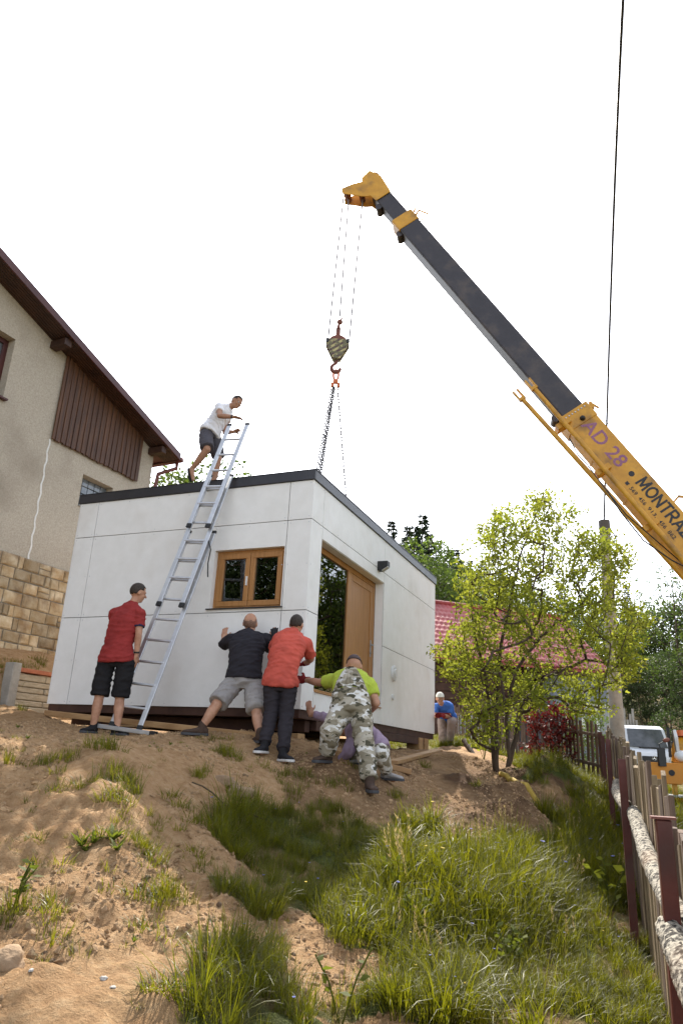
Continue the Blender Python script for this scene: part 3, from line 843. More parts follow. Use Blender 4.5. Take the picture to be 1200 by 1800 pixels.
# window
wx0, wx1, wz0, wz1 = WIN
win = MB()
for (a, b, c, d) in ((wx0, wx1, wz1 - .06, wz1), (wx0, wx1, wz0, wz0 + .06), (wx0, wx0 + .06, wz0 + .06, wz1 - .06), (wx1 - .06, wx1, wz0 + .06, wz1 - .06)):
    win.box(HP((a + b) / 2, .115, (c + d) / 2), HL * (b - a) / 2, HB * .04, Z * (d - c) / 2)
wo = win.build('window', M_oak, mh, bev=.003)
mid = (wx0 + wx1) / 2
for (a, b) in ((wx0 + .05, mid - .004), (mid + .004, wx1 - .05)):
    sm = MB()
    for (c, d, e, f_) in ((a, b, wz1 - .115, wz1 - .045), (a, b, wz0 + .045, wz0 + .115), (a, a + .07, wz0 + .115, wz1 - .115), (b - .07, b, wz0 + .115, wz1 - .115)):
        sm.box(HP((c + d) / 2, .095, (e + f_) / 2), HL * (d - c) / 2, HB * .035, Z * (f_ - e) / 2)
    sm.build('sash', M_oak, wo, bev=.004)
    slab('pane', HP(a + .065, .09, wz0 + .11), HL * (b - a - .13), HB * .012, Z * (wz1 - wz0 - .22), M_pane, wo)
slab('window_handle', HP(mid + .02, .04, 1.55), HL * .02, HB * .02, Z * .12, M_whitep, wo)
slab('sill', HP(wx0 - .03, -.035, wz0 - .006), HL * (wx1 - wx0 + .07), HB * .10, Z * .014, M_trim, wo, .003)
rv = MB()
rv.box(HP(wx0 - .002, .045, (wz0 + wz1) / 2), HL * .003, HB * .033, Z * (wz1 - wz0) / 2)
rv.box(HP(wx1 + .002, .045, (wz0 + wz1) / 2), HL * .003, HB * .033, Z * (wz1 - wz0) / 2)
rv.box(HP(mid, .045, wz1 + .002), HL * (wx1 - wx0) / 2, HB * .033, Z * .003)
rv.build('reveal', M_panel, wo)
# door with side light
dx0, dx1, dz0, dz1 = DOOR
RD = 0.15
rv = MB()
rv.box(HP(.08, dx1 - .004, (dz0 + dz1) / 2), HB * .004, HL * .067, Z * (dz1 - dz0) / 2)
rv.box(HP(.08, dx0 + .004, (dz0 + dz1) / 2), HB * .004, HL * .067, Z * (dz1 - dz0) / 2)
rv.box(HP(.08, (dx0 + dx1) / 2, dz1 - .004), HB * ((dx1 - dx0) / 2 - .009), HL * .067, Z * .004)
do = rv.build('entrance', M_panel, mh)
def frm(a, b, c, d, dep=.035, off=RD + .035):
    return HP(off, (a + b) / 2, (c + d) / 2), HB * (b - a) / 2, HL * dep, Z * (d - c) / 2
dm = 1.76
fm = MB()
for r_ in ((dx0 + .01, dx1 - .01, dz1 - .085, dz1 - .009), (dx0 + .01, dx0 + .09, dz0 + .06, dz1 - .085), (dx1 - .09, dx1 - .01, dz0 + .06, dz1 - .085), (dm - .045, dm + .045, dz0 + .06, dz1 - .085), (dx0 + .01, dx1 - .01, dz0 + .002, dz0 + .06)):
    fm.box(*frm(*r_))
fm.build('door_frame', M_oak, do, bev=.004)
slab('pane', HP(RD + .02, dx0 + .085, dz0 + .055), HB * (dm - .045 - dx0 - .08), HL * .014, Z * (dz1 - dz0 - .135), M_pane2, do)
dl = MB(); dl.box(*frm(dm + .05, dx1 - .095, dz0 + .065, dz1 - .09, .03, RD + .045))
for (a, b, c, d) in ((dm + .05, dx1 - .095, dz1 - .19, dz1 - .09), (dm + .05, dm + .15, dz0 + .065, dz1 - .19), (dx1 - .195, dx1 - .095, dz0 + .065, dz1 - .19), (dm + .15, dx1 - .195, dz0 + .065, dz0 + .2)):
    dl.box(*frm(a, b, c, d, .006, RD + .0095))
dlo = dl.build('door', M_oak, do, bev=.003)
hd = MB(); hd.box(*frm(dx1 - .17, dx1 - .13, 1.0, 1.26, .004, RD - .002)); hd.tube([HP(RD - .005, dx1 - .15, 1.18), HP(RD - .055, dx1 - .15, 1.18), HP(RD - .055, dx1 - .27, 1.18)], .009, 8); hd.cyl(HP(RD - .002, dx1 - .15, 1.06), HP(RD - .02, dx1 - .15, 1.06), .014, n=10)
hd.build('handle', M_steel, dlo)
slab('threshold', HP(-.02, dx0 + .01, dz0 - .014), HB * (dx1 - dx0 - .02), HL * .17, Z * .013, M_oak, do, .003)
# wall lamp, vents, label
lm = MB(); lm.box(HP(-.035, 2.6, 2.41), HB * .06, HL * .035, Z * .075); lm.prism([HP(-.07, 2.54, 2.485), HP(-.07, 2.54, 2.34), HP(-.17, 2.54, 2.40), HP(-.17, 2.54, 2.485)], HB * .12); lo = lm.build('wall_lamp', M_blackp, mh, bev=.005)
MB().prism([HP(-.072, 2.55, 2.336), HP(-.168, 2.55, 2.396), HP(-.168, 2.65, 2.396), HP(-.072, 2.65, 2.336)], Z * -.008).build('lens', M_lampg, lo)
vt = MB(); c = HP(0, 3.47, .83); vt.cyl(c, c + HNR * .035, .13, .115, 24); vt.cyl(c + HNR * .035, c + HNR * .05, .08, .06, 20); vt.build('air_vent', M_whitep, mh, bev=.004)
vt = MB(); c = HP(0, 3.44, .45); vt.cyl(c, c + HNR * .03, .045, .04, 16); vt.build('pipe_cap', M_whitep, mh)
slab('rating_plate', HP(.14, -.003, .44), HL * .09, HB * .003, Z * .05, M_steel, mh)

# ------------------------------------------------------------------ timbers under the module
def gpt(x, y, up=0.0): return np.array([x, y, h1(x, y) + up])
def beam(name, p0, p1, w, h, m, label, cat='timber', group=None):
    c = (np.asarray(p0) + np.asarray(p1)) / 2
    e = MB().bar(p0, p1, w, h).build(name, m, None, bev=.006)
    return tag(e, label, cat, group)
zb = HE[2] - .102
for i, (s0, s1, d0, d1, z0, w, h, lab) in enumerate([
    (.10, 3.72, .45, .45, zb - .075, .14, .14, 'thick timber sleeper under the front edge of the module'),
    (.08, .08, .55, 5.7, zb - .06, .12, .12, 'long timber bearer under the door side of the module'),
    (1.9, 1.9, .55, 5.7, zb - .06, .12, .12, 'timber bearer under the middle of the module'),
    (3.75, 3.75, .6, 5.7, zb - .06, .12, .12, 'timber bearer under the old house side of the module'),
    (.0, 3.8, 3.0, 3.0, zb - .19, .18, .12, 'crosswise sleeper below the bearers midway back')]):
    beam('timber_beam', HP(s0, d0, z0 - HE[2]), HP(s1, d1, z0 - HE[2]), w, h, M_log if i != 4 else M_timber, lab, 'beam')
# boards lying on the ground before the module
def board_on(px0, Y0, px1, Y1, w, h, name, m, lab):
    a = P(px0[0], px0[1], Y0); b = P(px1[0], px1[1], Y1)
    a[2] = h1(a[0], a[1]) + h * .5; b[2] = h1(b[0], b[1]) + h * .5
    return beam(name, a, b, w, h, m, lab, 'plank')
board_on((84,1246), 9.95, (470,1322), 8.35, .10, .07, 'plank', M_timber, 'long raw plank lying on the soil along the module front')
a_ = HP(2.3, .42, 0); a_[2] = .30
tag(MB().box(a_, HL * .75, HB * .2, Z * .012).build('osb_board', M_osb, None, bev=.002), 'orange chipboard offcut lying under the module', 'board')
board_on((690,1312), 9.9, (770,1318), 12.3, .14, .05, 'plank', M_timber, 'raw plank on the soil beside the door side of the module')
board_on((590,1318), 8.6, (720,1330), 8.75, .16, .06, 'plank', M_timber, 'short plank on the soil behind the camouflage trousers')
for i, (d_, lab) in enumerate(((5.5, 'pale wooden block under the far corner of the module'), (5.15, 'darker wooden block beside the far corner block'))):
    q = HP(.12, d_, 0); z0 = h1(q[0], q[1])
    tag(MB().box((q[0], q[1], (z0 + zb - .002) / 2 - .01), HB * .12, HL * .12, Z * ((zb - z0) / 2 + .008)).build('wooden_block', M_timber, None, bev=.006), lab, 'block')
for i, (s_, d_, lab) in enumerate(((.3, .3, 'timber packing stack under the near module corner'), (3.4, .3, 'timber packing stack under the front corner by the old house'))):
    q = HP(s_, d_, 0); z0 = h1(q[0], q[1]); zt = zb - .162
    tag(MB().box((q[0], q[1], (z0 + zt) / 2 - .012), HL * .2, HB * .1, Z * ((zt - z0) / 2 + .008)).build('packing_stack', M_timber, None, bev=.006), lab, 'block')

# ================================================================== OLD HOUSE
OW = unit([math.sin(math.radians(27)), math.cos(math.radians(27)), 0]); ON = np.array([OW[1], -OW[0], 0])
O0 = HE + (HW + 2.0) * HL; O0[2] = 0
def OP(a, z, n=0.0): return O0 + OW * a + ON * n + Z * z
def oc(px, n=0.0):
    q = hitp(px, O0 + ON * n, ON); return float((q - O0) @ OW), float(q[2])
oh = thing('old_house', OP(-1, 1.4), 'old beige roughcast house with brown gable cladding and stone base', 'house')
aC = oc((265, 840))[0]                                   # far corner of the gable wall
s0 = oc((0, 495)); s1 = oc((253, 800))                   # soffit line on the wall
k0 = oc((48, 549))
slope = -.3245
def sof(a): return k0[1] + slope * (a - k0[0])
aR = aC - 5.6; aL = aC - 11.2
zP = oc((60, 986))[1]                                    # top of the stone base
zS = 1.0
ga = oc((147, 833)); gb = oc((196, 880))
wa = oc((-40, 575)); wb = oc((17, 648))
# stucco wall with a real opening for the block window and the upper window
w_ = MB()
gx0, gx1, gz1 = ga[0], gb[0], ga[1] ; gz0 = gz1 - .62
ux0, ux1 = wa[0] - .6, wb[0]; uz1 = oc((17, 590))[1]; uz0 = uz1 - 1.15
def rect(x0, x1, z0, z1a, z1b): w_.prism([OP(x0, z0), OP(x1, z0), OP(x1, z1b), OP(x0, z1a)], ON * -.35)
rect(gx0, gx1, gz1, sof(gx0), sof(gx1)); rect(gx0, gx1, zP, gz0, gz0); rect(gx1, aC, zP, sof(gx1), sof(aC)); rect(ux1, gx0, zP, sof(ux1), sof(gx0))
rect(ux0, ux1, uz1, sof(ux0), sof(ux1)); rect(ux0, ux1, zP, uz0, uz0); rect(aR, ux0, zP, sof(aR), sof(ux0)); rect(aL, aR, zP, sof(aC), sof(aR))
w_.build('wall', M_stucco, oh)
MB().prism([OP(aC, zS, -.351), OP(aL, zS, -.351), OP(aL, sof(aC), -.351), OP(aR, sof(aR), -.351), OP(aC, sof(aC), -.351)], ON * -8).build('wall', M_stucco, oh)
# stone base
pl = MB(); pl.box(OP((aC + aL) / 2, (zS + zP) / 2, -.15), OW * ((aC - aL) / 2 + .005), ON * .17, Z * ((zP - zS) / 2 - .002)); plo = pl.build('stone_base', M_mortar, oh)
r_ = random.Random(5)
def stone(a0, a1, z0, z1):
    j = lambda s: r_.uniform(-s, s); g = .008
    c4 = [(a0 + g + j(.006), z0 + g + j(.006)), (a1 - g + j(.006), z0 + g + j(.006)), (a1 - g + j(.006), z1 - g + j(.006)), (a0 + g + j(.006), z1 - g + j(.006))]
    am = (a0 + a1) / 2; zm = (z0 + z1) / 2; pr_ = .018 + r_.uniform(0, .018)
    vs = [OP(a, z, .018) for a, z in c4] + [OP(a, z, .03 + r_.uniform(0, .006)) for a, z in c4] + [OP(am + (a - am) * .82 + j(.008), zm + (z - zm) * .8 + j(.008), .024 + pr_ + j(.006)) for a, z in c4] + [OP(am + j(.03), zm + j(.02), .028 + pr_ + j(.008))]
    fs = []
    for i in range(4):
        k = (i + 1) % 4
        fs += [(i, k, 4 + k, 4 + i), (4 + i, 4 + k, 8 + k, 8 + i), (8 + i, 8 + k, 12)]
    MB().add(vs, fs).build('stone', M_stone, plo)
z = zP
row = 0
while z > 1.15:
    h = (.215, .19, .20, .225, .195)[row % 5]; a = oc((-70, 1000))[0] - r_.uniform(0, .2); row += 1
    while a < aC - .05:
        w = r_.choice([.2, .26, .3, .34, .38, .11]); a2 = min(a + w, aC)
        if aC - a2 < .12: a2 = aC
        if w > .3 and r_.random() < .0: pass
        if w == .26 and r_.random() < .25:
            stone(a, a2, z - h, z - h / 2); stone(a, a2, z - h / 2, z)
        else:
            stone(a, a2, z - h, z)
        a = a2
    z -= h
# filler line
q0 = oc((88, 772)); q1 = oc((50, 985)); fl = MB()
for k in range(26):
    t0, t1 = k / 26, (k + 1) / 26
    a0 = q0[0] + (q1[0] - q0[0]) * t0 + .015 * math.sin(k * 1.7); a1 = q0[0] + (q1[0] - q0[0]) * t1 + .015 * math.sin((k + 1) * 1.7)
    fl.bar(OP(a0, q0[1] + (q1[1] - q0[1]) * t0, .002), OP(a1, q0[1] + (q1[1] - q0[1]) * t1, .002), .008, .026 + .012 * r_.random(), hint=OW)
fl.build('filler_line', M_patch, oh)
# block window
gw = MB()
gw.box(OP((gx0 + gx1) / 2, gz0 - .01, -.06), OW * (gx1 - gx0) / 2, ON * .08, Z * .012)
gwo = gw.build('block_window', M_mortar, oh)
nb = 5; nzb = 4
for i in range(nb):
    for j in range(nzb):
        bw = (gx1 - gx0) / nb; bh = (gz1 - gz0) / nzb
        MB().box(OP(gx0 + bw * (i + .5), gz0 + bh * (j + .5), -.21), OW * (bw / 2 - .006), ON * .04, Z * (bh / 2 - .006)).build('glass_block', M_gblock, gwo, bev=.008)
MB().box(OP((gx0 + gx1) / 2, (gz0 + gz1) / 2, -.3), OW * (gx1 - gx0) / 2, ON * .04, Z * (gz1 - gz0) / 2).build('backing', M_core, gwo)
# upper window
uw = MB()
for (a, b, c, d) in ((ux0, ux1, uz1 - .09, uz1), (ux0, ux1, uz0, uz0 + .09), (ux0, ux0 + .09, uz0 + .09, uz1 - .09), (ux1 - .09, ux1, uz0 + .09, uz1 - .09), ((ux0 + ux1) / 2 - .05, (ux0 + ux1) / 2 + .05, uz0 + .09, uz1 - .09)):
    uw.box(OP((a + b) / 2, (c + d) / 2, -.2), OW * (b - a) / 2, ON * .04, Z * (d - c) / 2)
uwo = uw.build('window', M_fascia, oh, bev=.004)
MB().box(OP((ux0 + ux1) / 2, (uz0 + uz1) / 2, -.2), OW * ((ux1 - ux0) / 2 - .08), ON * .008, Z * ((uz1 - uz0) / 2 - .08)).build('pane', M_dglass, uwo)
MB().box(OP((ux0 + ux1) / 2, uz0 - .02, -.04), OW * ((ux1 - ux0) / 2 + .04), ON * .13, Z * .015).build('sill', M_fascia, uwo)
# cladding boards
cA, cz = oc((92, 771), .05); cB, cz2 = oc((243, 840), .05)
cl = MB(); cl.box(OP((cA + cB) / 2, cz + .35, .012), OW * ((cB - cA) / 2 - .02), ON * .01, Z * .3); clo = cl.build('cladding', M_core, oh)
a = cA; bwid = .062
while a < cB - .02:
    a2 = min(a + bwid, cB); d = .032 + (.014 if int(round((a - cA) / bwid)) % 2 else 0)
    zb0 = cz + r_.uniform(-.012, .012)
    MB().prism([OP(a + .003, zb0, .024), OP(a2 - .003, zb0, .024), OP(a2 - .003, sof(a2) - .01, .024), OP(a + .003, sof(a) - .01, .024)], ON * d).build('board', M_clad, clo, bev=.004)
    a = a2
# roof: soffit boards, slab, fascia
OVH = .42
aE = oc((315, 800), OVH)[0]
rf = MB()
def roofline(k, aa): return OP(aa, sof(aa) + k, 0)
rz = .012
rf.prism([roofline(rz, aE), roofline(rz, aR), roofline(rz + .09, aR), roofline(rz + .09, aE)], ON * OVH)
rf.v = rf.v
rfo = rf.build('roof', M_soffit, oh)
rb = MB(); rb.prism([roofline(rz, aE) - ON * .002, roofline(rz, aR) - ON * .002, roofline(rz + .09, aR) - ON * .002, roofline(rz + .09, aE) - ON * .002], ON * -9); rb.build('roof_slope', M_fascia, oh)
lef = MB(); mir = lambda aa: aR - (aa - aR)
lef.prism([OP(mir(aE), sof(aE) + rz, OVH), OP(aR - .001, sof(aR) + rz, OVH), OP(aR - .001, sof(aR) + rz + .16, OVH), OP(mir(aE), sof(aE) + rz + .16, OVH)], ON * -(9 + OVH)); lef.build('roof_slope', M_fascia, oh)
k = 0; n_b = 7
for i in range(n_b):
    n0 = OVH * i / n_b + .004; n1 = OVH * (i + 1) / n_b - .004
    MB().prism([OP(aE, sof(aE) + rz - .022, n0), OP(aR, sof(aR) + rz - .022, n0), OP(aR, sof(aR) + rz - .002, n0), OP(aE, sof(aE) + rz - .002, n0)], ON * (n1 - n0)).build('soffit_board', M_soffit, rfo)
fa = MB(); fa.prism([OP(aE + .02, sof(aE) - .025 + rz, OVH + .002), OP(aR, sof(aR) - .025 + rz, OVH + .002), OP(aR, sof(aR) + rz + .115, OVH + .002), OP(aE + .02, sof(aE) + rz + .115, OVH + .002)], ON * .035); fa.build('fascia', M_fascia, rfo)
ev = MB(); ev.box(OP(aE + .02, sof(aE) + rz + .04, OVH / 2 - 4), OW * .014, ON * (OVH / 2 + 3.98), Z * .08); ev.build('eave_board', M_fascia, rfo)
pu = MB(); pa, pz = oc((112, 622), .3); pu.box(OP(pa, sof(pa) - .09, .19), OW * .08, ON * .19, Z * .07); pu.build('purlin', M_soffit, oh, bev=.006)
pu = MB(); pu.box(OP(aC - .12, sof(aC - .12) - .09, .19), OW * .07, ON * .19, Z * .07); pu.build('purlin', M_soffit, oh, bev=.006)
# gutter and downpipe
gt = MB(); gq = OP(aE + .09, sof(aE) + .02, OVH); gt.tube([gq + ON * .02, gq - ON * 8], .06, 12); gto = gt.build('gutter', M_gutter, oh, smooth=True)
dp = MB(); d0 = OP(aE + .09, sof(aE) - .04, OVH * .75); 
dp.tube([d0, d0 - Z * .12, OP(aC + .1, sof(aE) - .38, .1), OP(aC + .1, sof(aE) - .7, .06), OP(aC + .1, zP, .06)], .04, 12); dp.build('downpipe', M_gutter, oh, smooth=True)

# ------------------------------------------------------------------ retaining wall of stacked slabs
def RP(a, z, n=0.0): return R0 + OW * a + ON * n + Z * z
def rc(px):
    q = hitp(px, R0, ON); return float((q - R0) @ OW), float(q[2])
ra, rz1 = rc((29, 1176)); rb_, _ = rc((91, 1187))
rwl = thing('retaining_wall', RP(ra, rz1 - .6), 'low retaining wall of stacked stone-textured slabs beside the old house', 'wall')
pa_, pz_ = rc((16, 1165))
MB().box(RP(ra - .08, rz1 - .28, .03), OW * .075, ON * .09, Z * .36).build('post', M_conc, rwl, bev=.008)
zz = rz1 - .05
for i in range(7):
    h = .085 + .02 * (i % 3 == 0); L0 = ra; segs = [0, .55 + .2 * (i % 2), 1.2, 2.3]
    for j in range(3):
        x0 = L0 + segs[j] + .004; x1 = L0 + segs[j + 1] - .004
        MB().box(RP((x0 + x1) / 2, zz - h / 2, r_.uniform(-.012, .012)), OW * (x1 - x0) / 2, ON * .05, Z * (h / 2 - .004)).build('slab', M_concl, rwl, bev=.012)
    zz -= h
MB().box(RP(ra + 1.15, rz1 - .005, .0), OW * 1.14, ON * .075, Z * .03).build('coping', M_brickred, rwl, bev=.006)

# ================================================================== LADDER
lbL, lbR = P(192, 1285, 8.62), P(245, 1289, 8.5)
ltL = HP(1.565, -.055, 2.99); ltR = HP(1.22, -.055, 2.99)
lbL[2] = h1(lbL[0], lbL[1]) + .06; lbR[2] = h1(lbR[0], lbR[1]) + .06
mB = (lbL + lbR) / 2; mT = (ltL + ltR) / 2
ldir = unit(mT - mB); lx = unit((lbR - lbL) / np.linalg.norm(lbR - lbL) + (ltR - ltL) / np.linalg.norm(ltR - ltL)); lx = unit(lx - ldir * (lx @ ldir)); ln_ = np.cross(ldir, lx)
if ln_ @ HNF < 0: ln_ = -ln_
LEN = np.linalg.norm(mT - mB) + .98
la = thing('extension_ladder', mB - Z * .06, 'long aluminium extension ladder leaning on the module roof edge', 'ladder')
def section(t0, t1, half, off, rungs):
    for s in (-1, 1):
        a = mB + ldir * t0 + lx * s * half + ln_ * off; b = mB + ldir * t1 + lx * s * half + ln_ * off
        st = MB().bar(a, b, .022, .062, hint=lx).build('stile', M_alu, la, bev=.004)
        MB().bar(a - ldir * .012, a + ldir * .05, .03, .07, hint=lx).build('end_cap', M_blackp, st, bev=.004)
        MB().bar(b - ldir * .03, b + ldir * .012, .028, .068, hint=lx).build('end_cap', M_blackp, st, bev=.004)
        hb = MB()
        t = rungs
        while t < t1 - .05:
            c = mB + ldir * t + lx * s * (half + .011) + ln_ * off
            hb.cyl(c, c + lx * s * .003, .011, n=8); t += .28
        hb.build('rung_bolts', M_blackp, st)
    t = rungs
    while t < t1 - .05:
        c = mB + ldir * t + ln_ * off
        MB().bar(c - lx * half, c + lx * half, .03, .026, hint=ldir).build('rung', M_alu, la, bev=.004)
        t += .28
section(0.02, LEN * .60, .192, 0, .26)
section(LEN * .345, LEN * .80, .168, .058, .26 + .28 * 6)
section(LEN * .60, LEN, .146, .112, .26 + .28 * 10)
MB().bar(mB - lx * .38, mB + lx * .38, .07, .045, hint=Z).build('stabilizer_bar', M_alu, la, bev=.005)
for s in (-1, 1):
    MB().bar(mB + lx * s * .36, mB + lx * s * .43, .078, .055, hint=Z).build('rubber_foot', M_blackp, la, bev=.006)
c0 = mB + ldir * (LEN * .56) + lx * .2 + ln_ * .06
MB().tube([c0, c0 + lx * .05 - Z * .12, c0 + lx * .03 - Z * .3, c0 + lx * .05 - Z * .48], .008, 6).build('strap', M_blackp, la)

# ================================================================== CRANE
BT = P(655, 329, 12.6); BB = P(1330, 1104, 11.3)
ba = unit(BB - BT)                                            # from the head down to the turret
bw_ = unit(np.cross(ba, Z))                                   # horizontal, across the boom
if bw_[1] > 0: bw_ = -bw_                                     # points to the camera
bv = np.cross(bw_, ba)
if bv[2] < 0: bv = -bv
BLEN = np.linalg.norm(BB - BT)
def bt(px):
    """distance along the boom axis nearest to a pixel"""
    ts = np.linspace(-1, BLEN + 3, 4000); X = BT[None] + ba[None] * ts[:, None]
    x, y = pr(X); return float(ts[np.argmin((x - px[0]) ** 2 + (y - px[1]) ** 2)])
def BP(t, v=0.0, w=0.0): return BT + ba * t + bv * v + bw_ * w
gx, gy = BB[0] + 1.6, BB[1] + .3
gcr = h1(gx, gy)
cr = thing('mobile_crane', (gx, gy, gcr), 'yellow mobile crane with long dark telescopic boom reaching over the module', 'crane')
tY = bt((1003, 733)); tC = bt((722, 388)); tH = bt((690, 355))
hY, wY = .235, .2
def sect(name, t0, t1, hh, ww, m, ch=.05, par=cr):
    prof = [(-hh + ch, -ww), (hh - ch, -ww), (hh, -ww + ch), (hh, ww - ch), (hh - ch, ww), (-hh + ch, ww), (-hh, ww - ch), (-hh, -ww + ch)]
    return MB().prism([BP(t0, v, w) for v, w in prof], ba * (t1 - t0)).build(name, m, par, bev=.008)
boom = sect('boom_base_section', tY, BLEN + 2.2, .27, .22, M_yellow, .015)
sect('boom_collar', tY - .02, tY + .30, .285, .235, M_yellow, .02, boom)
bm2 = sect('boom_middle_section', tC - .1, tY + .4, .225, .185, M_boomdk, .02)
MB().box(BP((tC + tY) / 2, -.185, .188), ba * (tY - tC) / 2, bv * .012, bw_ * .005).build('weld_strip', M_boomdk, bm2)
sect('boom_collar', tC - .14, tC + .16, .242, .20, M_yellow, .02, bm2)
bm3 = sect('boom_head_section', .25, tC + .3, .175, .15, M_boomdk, .02)
hd = MB()
for s in (-1, 1):
    hd.prism([BP(.5, .17, s * .16), BP(.0, .23, s * .16), BP(-.28, .12, s * .16), BP(-.22, -.12, s * .16), BP(.1, -.26, s * .16), BP(.5, -.2, s * .16)], bw_ * s * .02)
hd.build('head_plates', M_yellow, bm3, bev=.006)
nz_ = MB(); ty = float(BT[1])
for s in (-1, 1):
    nz_.prism([P(650, 326, ty) + bw_ * s * .15, P(622, 333, ty) + bw_ * s * .15, P(602, 341, ty) + bw_ * s * .15, P(604, 350, ty) + bw_ * s * .15, P(640, 355, ty) + bw_ * s * .15, P(660, 354, ty) + bw_ * s * .15], bw_ * s * .018)
nz_.cyl(P(606, 341, ty) - bw_ * .15, P(606, 341, ty) + bw_ * .15, .03, n=12)
nz_.build('head_nose', M_yellow, bm3, bev=.006)
for fx_ in (612, 636):
    c = P(fx_, 345, ty); MB().cyl(c - bw_ * .12, c + bw_ * .12, .06, n=24).build('sheave', M_rust, bm3)
for t, v in ((-.12, .12),):
    sh = MB(); sh.cyl(BP(t, v, -.13), BP(t, v, .13), .12, n=24); sh.build('sheave', M_rust, bm3)
for t, v, r in ((tC + .18, -.26, .07), (.62, -.22, .07), (tY - .1, -.30, .075)):
    MB().cyl(BP(t, v, -.12), BP(t, v, .12), r, n=16).build('roller', M_boomdk, boom)
br = MB(); br.bar(BP(tC - .05, .2, .1), BP(tC - .16, .36, .1), .02, .03); br.bar(BP(tC + .02, .2, .1), BP(tC - .06, .38, .1), .03, .03); br.bar(BP(tC - .06, .38, .1), BP(tC + .14, .47, .1), .025, .025); br.bar(BP(tC + .14, .47, .1), BP(tC + .2, .2, .1), .015, .015)
br.build('rope_guide', M_yellow, bm2)
br = MB(); br.bar(BP(tY + .1, .27, .1), BP(tY + .0, .38, .1), .05, .05); br.bar(BP(tY + .03, .37, .1), BP(tY + .18, .42, .1), .03, .03); br.cyl(BP(tY + .1, .33, -.1), BP(tY + .1, .33, .18), .045, n=12); br.build('rope_guide', M_yellow, boom)
t5 = bt((1160, 900)); br = MB(); br.bar(BP(t5, .27, .1), BP(t5 - .05, .44, .1), .03, .03); br.bar(BP(t5 - .05, .42, .1), BP(t5 + .02, .5, .1), .03, .04); br.build('rope_guide', M_yellow, boom)
MB().tube([BP(-.05, .3, .05), BP(BLEN / 3, .34, .05), BP(BLEN, .42, .05)], .006, 6).build('hoist_rope', M_rope, cr)
# stowed jib legs
for (f0, f1, off, r) in (((929, 672), (1215, 1002), .33, .05), ((908, 691), (1215, 1030), .18, .05)):
    Ya = float(BP(bt(f0))[1]) - off; Yb = float(BP(bt(f1))[1]) - off
    a = P(*f0, Ya); b = P(*f1, Yb); d = unit(b - a)
    j = MB(); j.cyl(a + d * .12, b, r * .8, r, 14); jo = j.build('jib_leg', M_yellow, cr, smooth=False)
    fk = MB()
    for s in (-1, 1):
        fk.box(a + d * .05 + bv * s * .045, d * .11, bv * .014, bw_ * .04)
    fk.box(a + d * .15, d * .03, bv * .06, bw_ * .045); fk.build('fork', M_yellow, jo, bev=.004)
for px in ((990, 760), (1075, 825), (1140, 935)):
    t = bt(px); MB().box(BP(t, -.32, .2), ba * .05, bv * .14, bw_ * .12).build('jib_bracket', M_yellow, boom, bev=.005)
for k in range(7):
    c = BP(tY + .05, -.2 + .065 * k, .236); MB().cyl(c, c + bw_ * .012, .013, n=8).build('bolt', M_steel, boom)
for t in np.arange(tY + .9, BLEN + 1, .9):
    MB().box(BP(t, -.262, .0), ba * .02, bv * .014, bw_ * .226).build('stiffener', M_yellow, boom)
lampc = BP(tY + .22, .02, .24); MB().ell(lampc, ba * .05, bv * .05, bw_ * .06).build('work_lamp', M_blackp, boom, smooth=True)
hs = MB(); hs.tube([P(1066, 862, 11.2), P(1090, 900, 11.15), P(1130, 950, 11.1), P(1180, 985, 11.1), P(1230, 1010, 11.1)], .012, 6); hs.build('hose', M_cable, cr)
hs = MB(); hs.tube([P(1000, 770, 11.5), P(1015, 800, 11.45), P(1030, 815, 11.45), P(1065, 862, 11.3), P(1100, 905, 11.3), P(1210, 1000, 11.2)], .01, 6); hs.build('hose', M_cable, cr)
# lettering on the side of the boom
def textmesh(s, size, off=0.0, ext=.001):
    cu = bpy.data.curves.new('txt', 'FONT'); cu.body = s; cu.size = size; cu.offset = off; cu.extrude = ext; cu.resolution_u = 3
    to = bpy.data.objects.new('txt', cu); COL.objects.link(to)
    dg = bpy.context.evaluated_depsgraph_get(); me = bpy.data.meshes.new_from_object(to.evaluated_get(dg))
    bpy.data.objects.remove(to); bpy.data.curves.remove(cu)
    return me
def lettering(name, s, height, length, t0, v0, w0, m, off=0.0, parent=None, ex=None, ey=None, org=None, en=None):
    me = textmesh(s, 1.0, off)
    co = np.zeros(len(me.vertices) * 3, np.float32); me.vertices.foreach_get('co', co); co = co.reshape(-1, 3)
    co[:, 0] -= co[:, 0].min(); sx = length / co[:, 0].max(); 
    sy = height / max(1e-6, co[:, 1].max() - co[:, 1].min()); co[:, 1] -= co[:, 1].min()
    e1, e2, e3, o_ = (ba, bv, bw_, BP(t0, v0, w0)) if ex is None else (ex, ey, en, org)
    X = o_[None] + np.outer(co[:, 0] * sx, e1) + np.outer(co[:, 1] * sy, e2) + np.outer(co[:, 2], e3)
    me.vertices.foreach_set('co', X.astype(np.float32).ravel()); me.materials.clear(); me.materials.append(m); me.update()
    return ob(name, me, parent)
ws = .2225
tA = bt((1040, 745)); 
lettering('lettering', 'AD 28', .25, bt((1100, 822)) - bt((1030, 752)), bt((1024, 752)), -.09, ws, M_inkp, .01, boom)
tD = bt((1110, 836)); dd = MB(); dd.cyl(BP(tD, .03, .219), BP(tD, .03, .2235), .05, n=20); dd.build('dot', M_ink, boom)
arc = lambda cx_, cy_, rx, ry, a0, a1, n=14: [(cx_ + rx * math.cos(math.radians(a0 + (a1 - a0) * k / n)), cy_ + ry * math.sin(math.radians(a0 + (a1 - a0) * k / n))) for k in range(n + 1)]
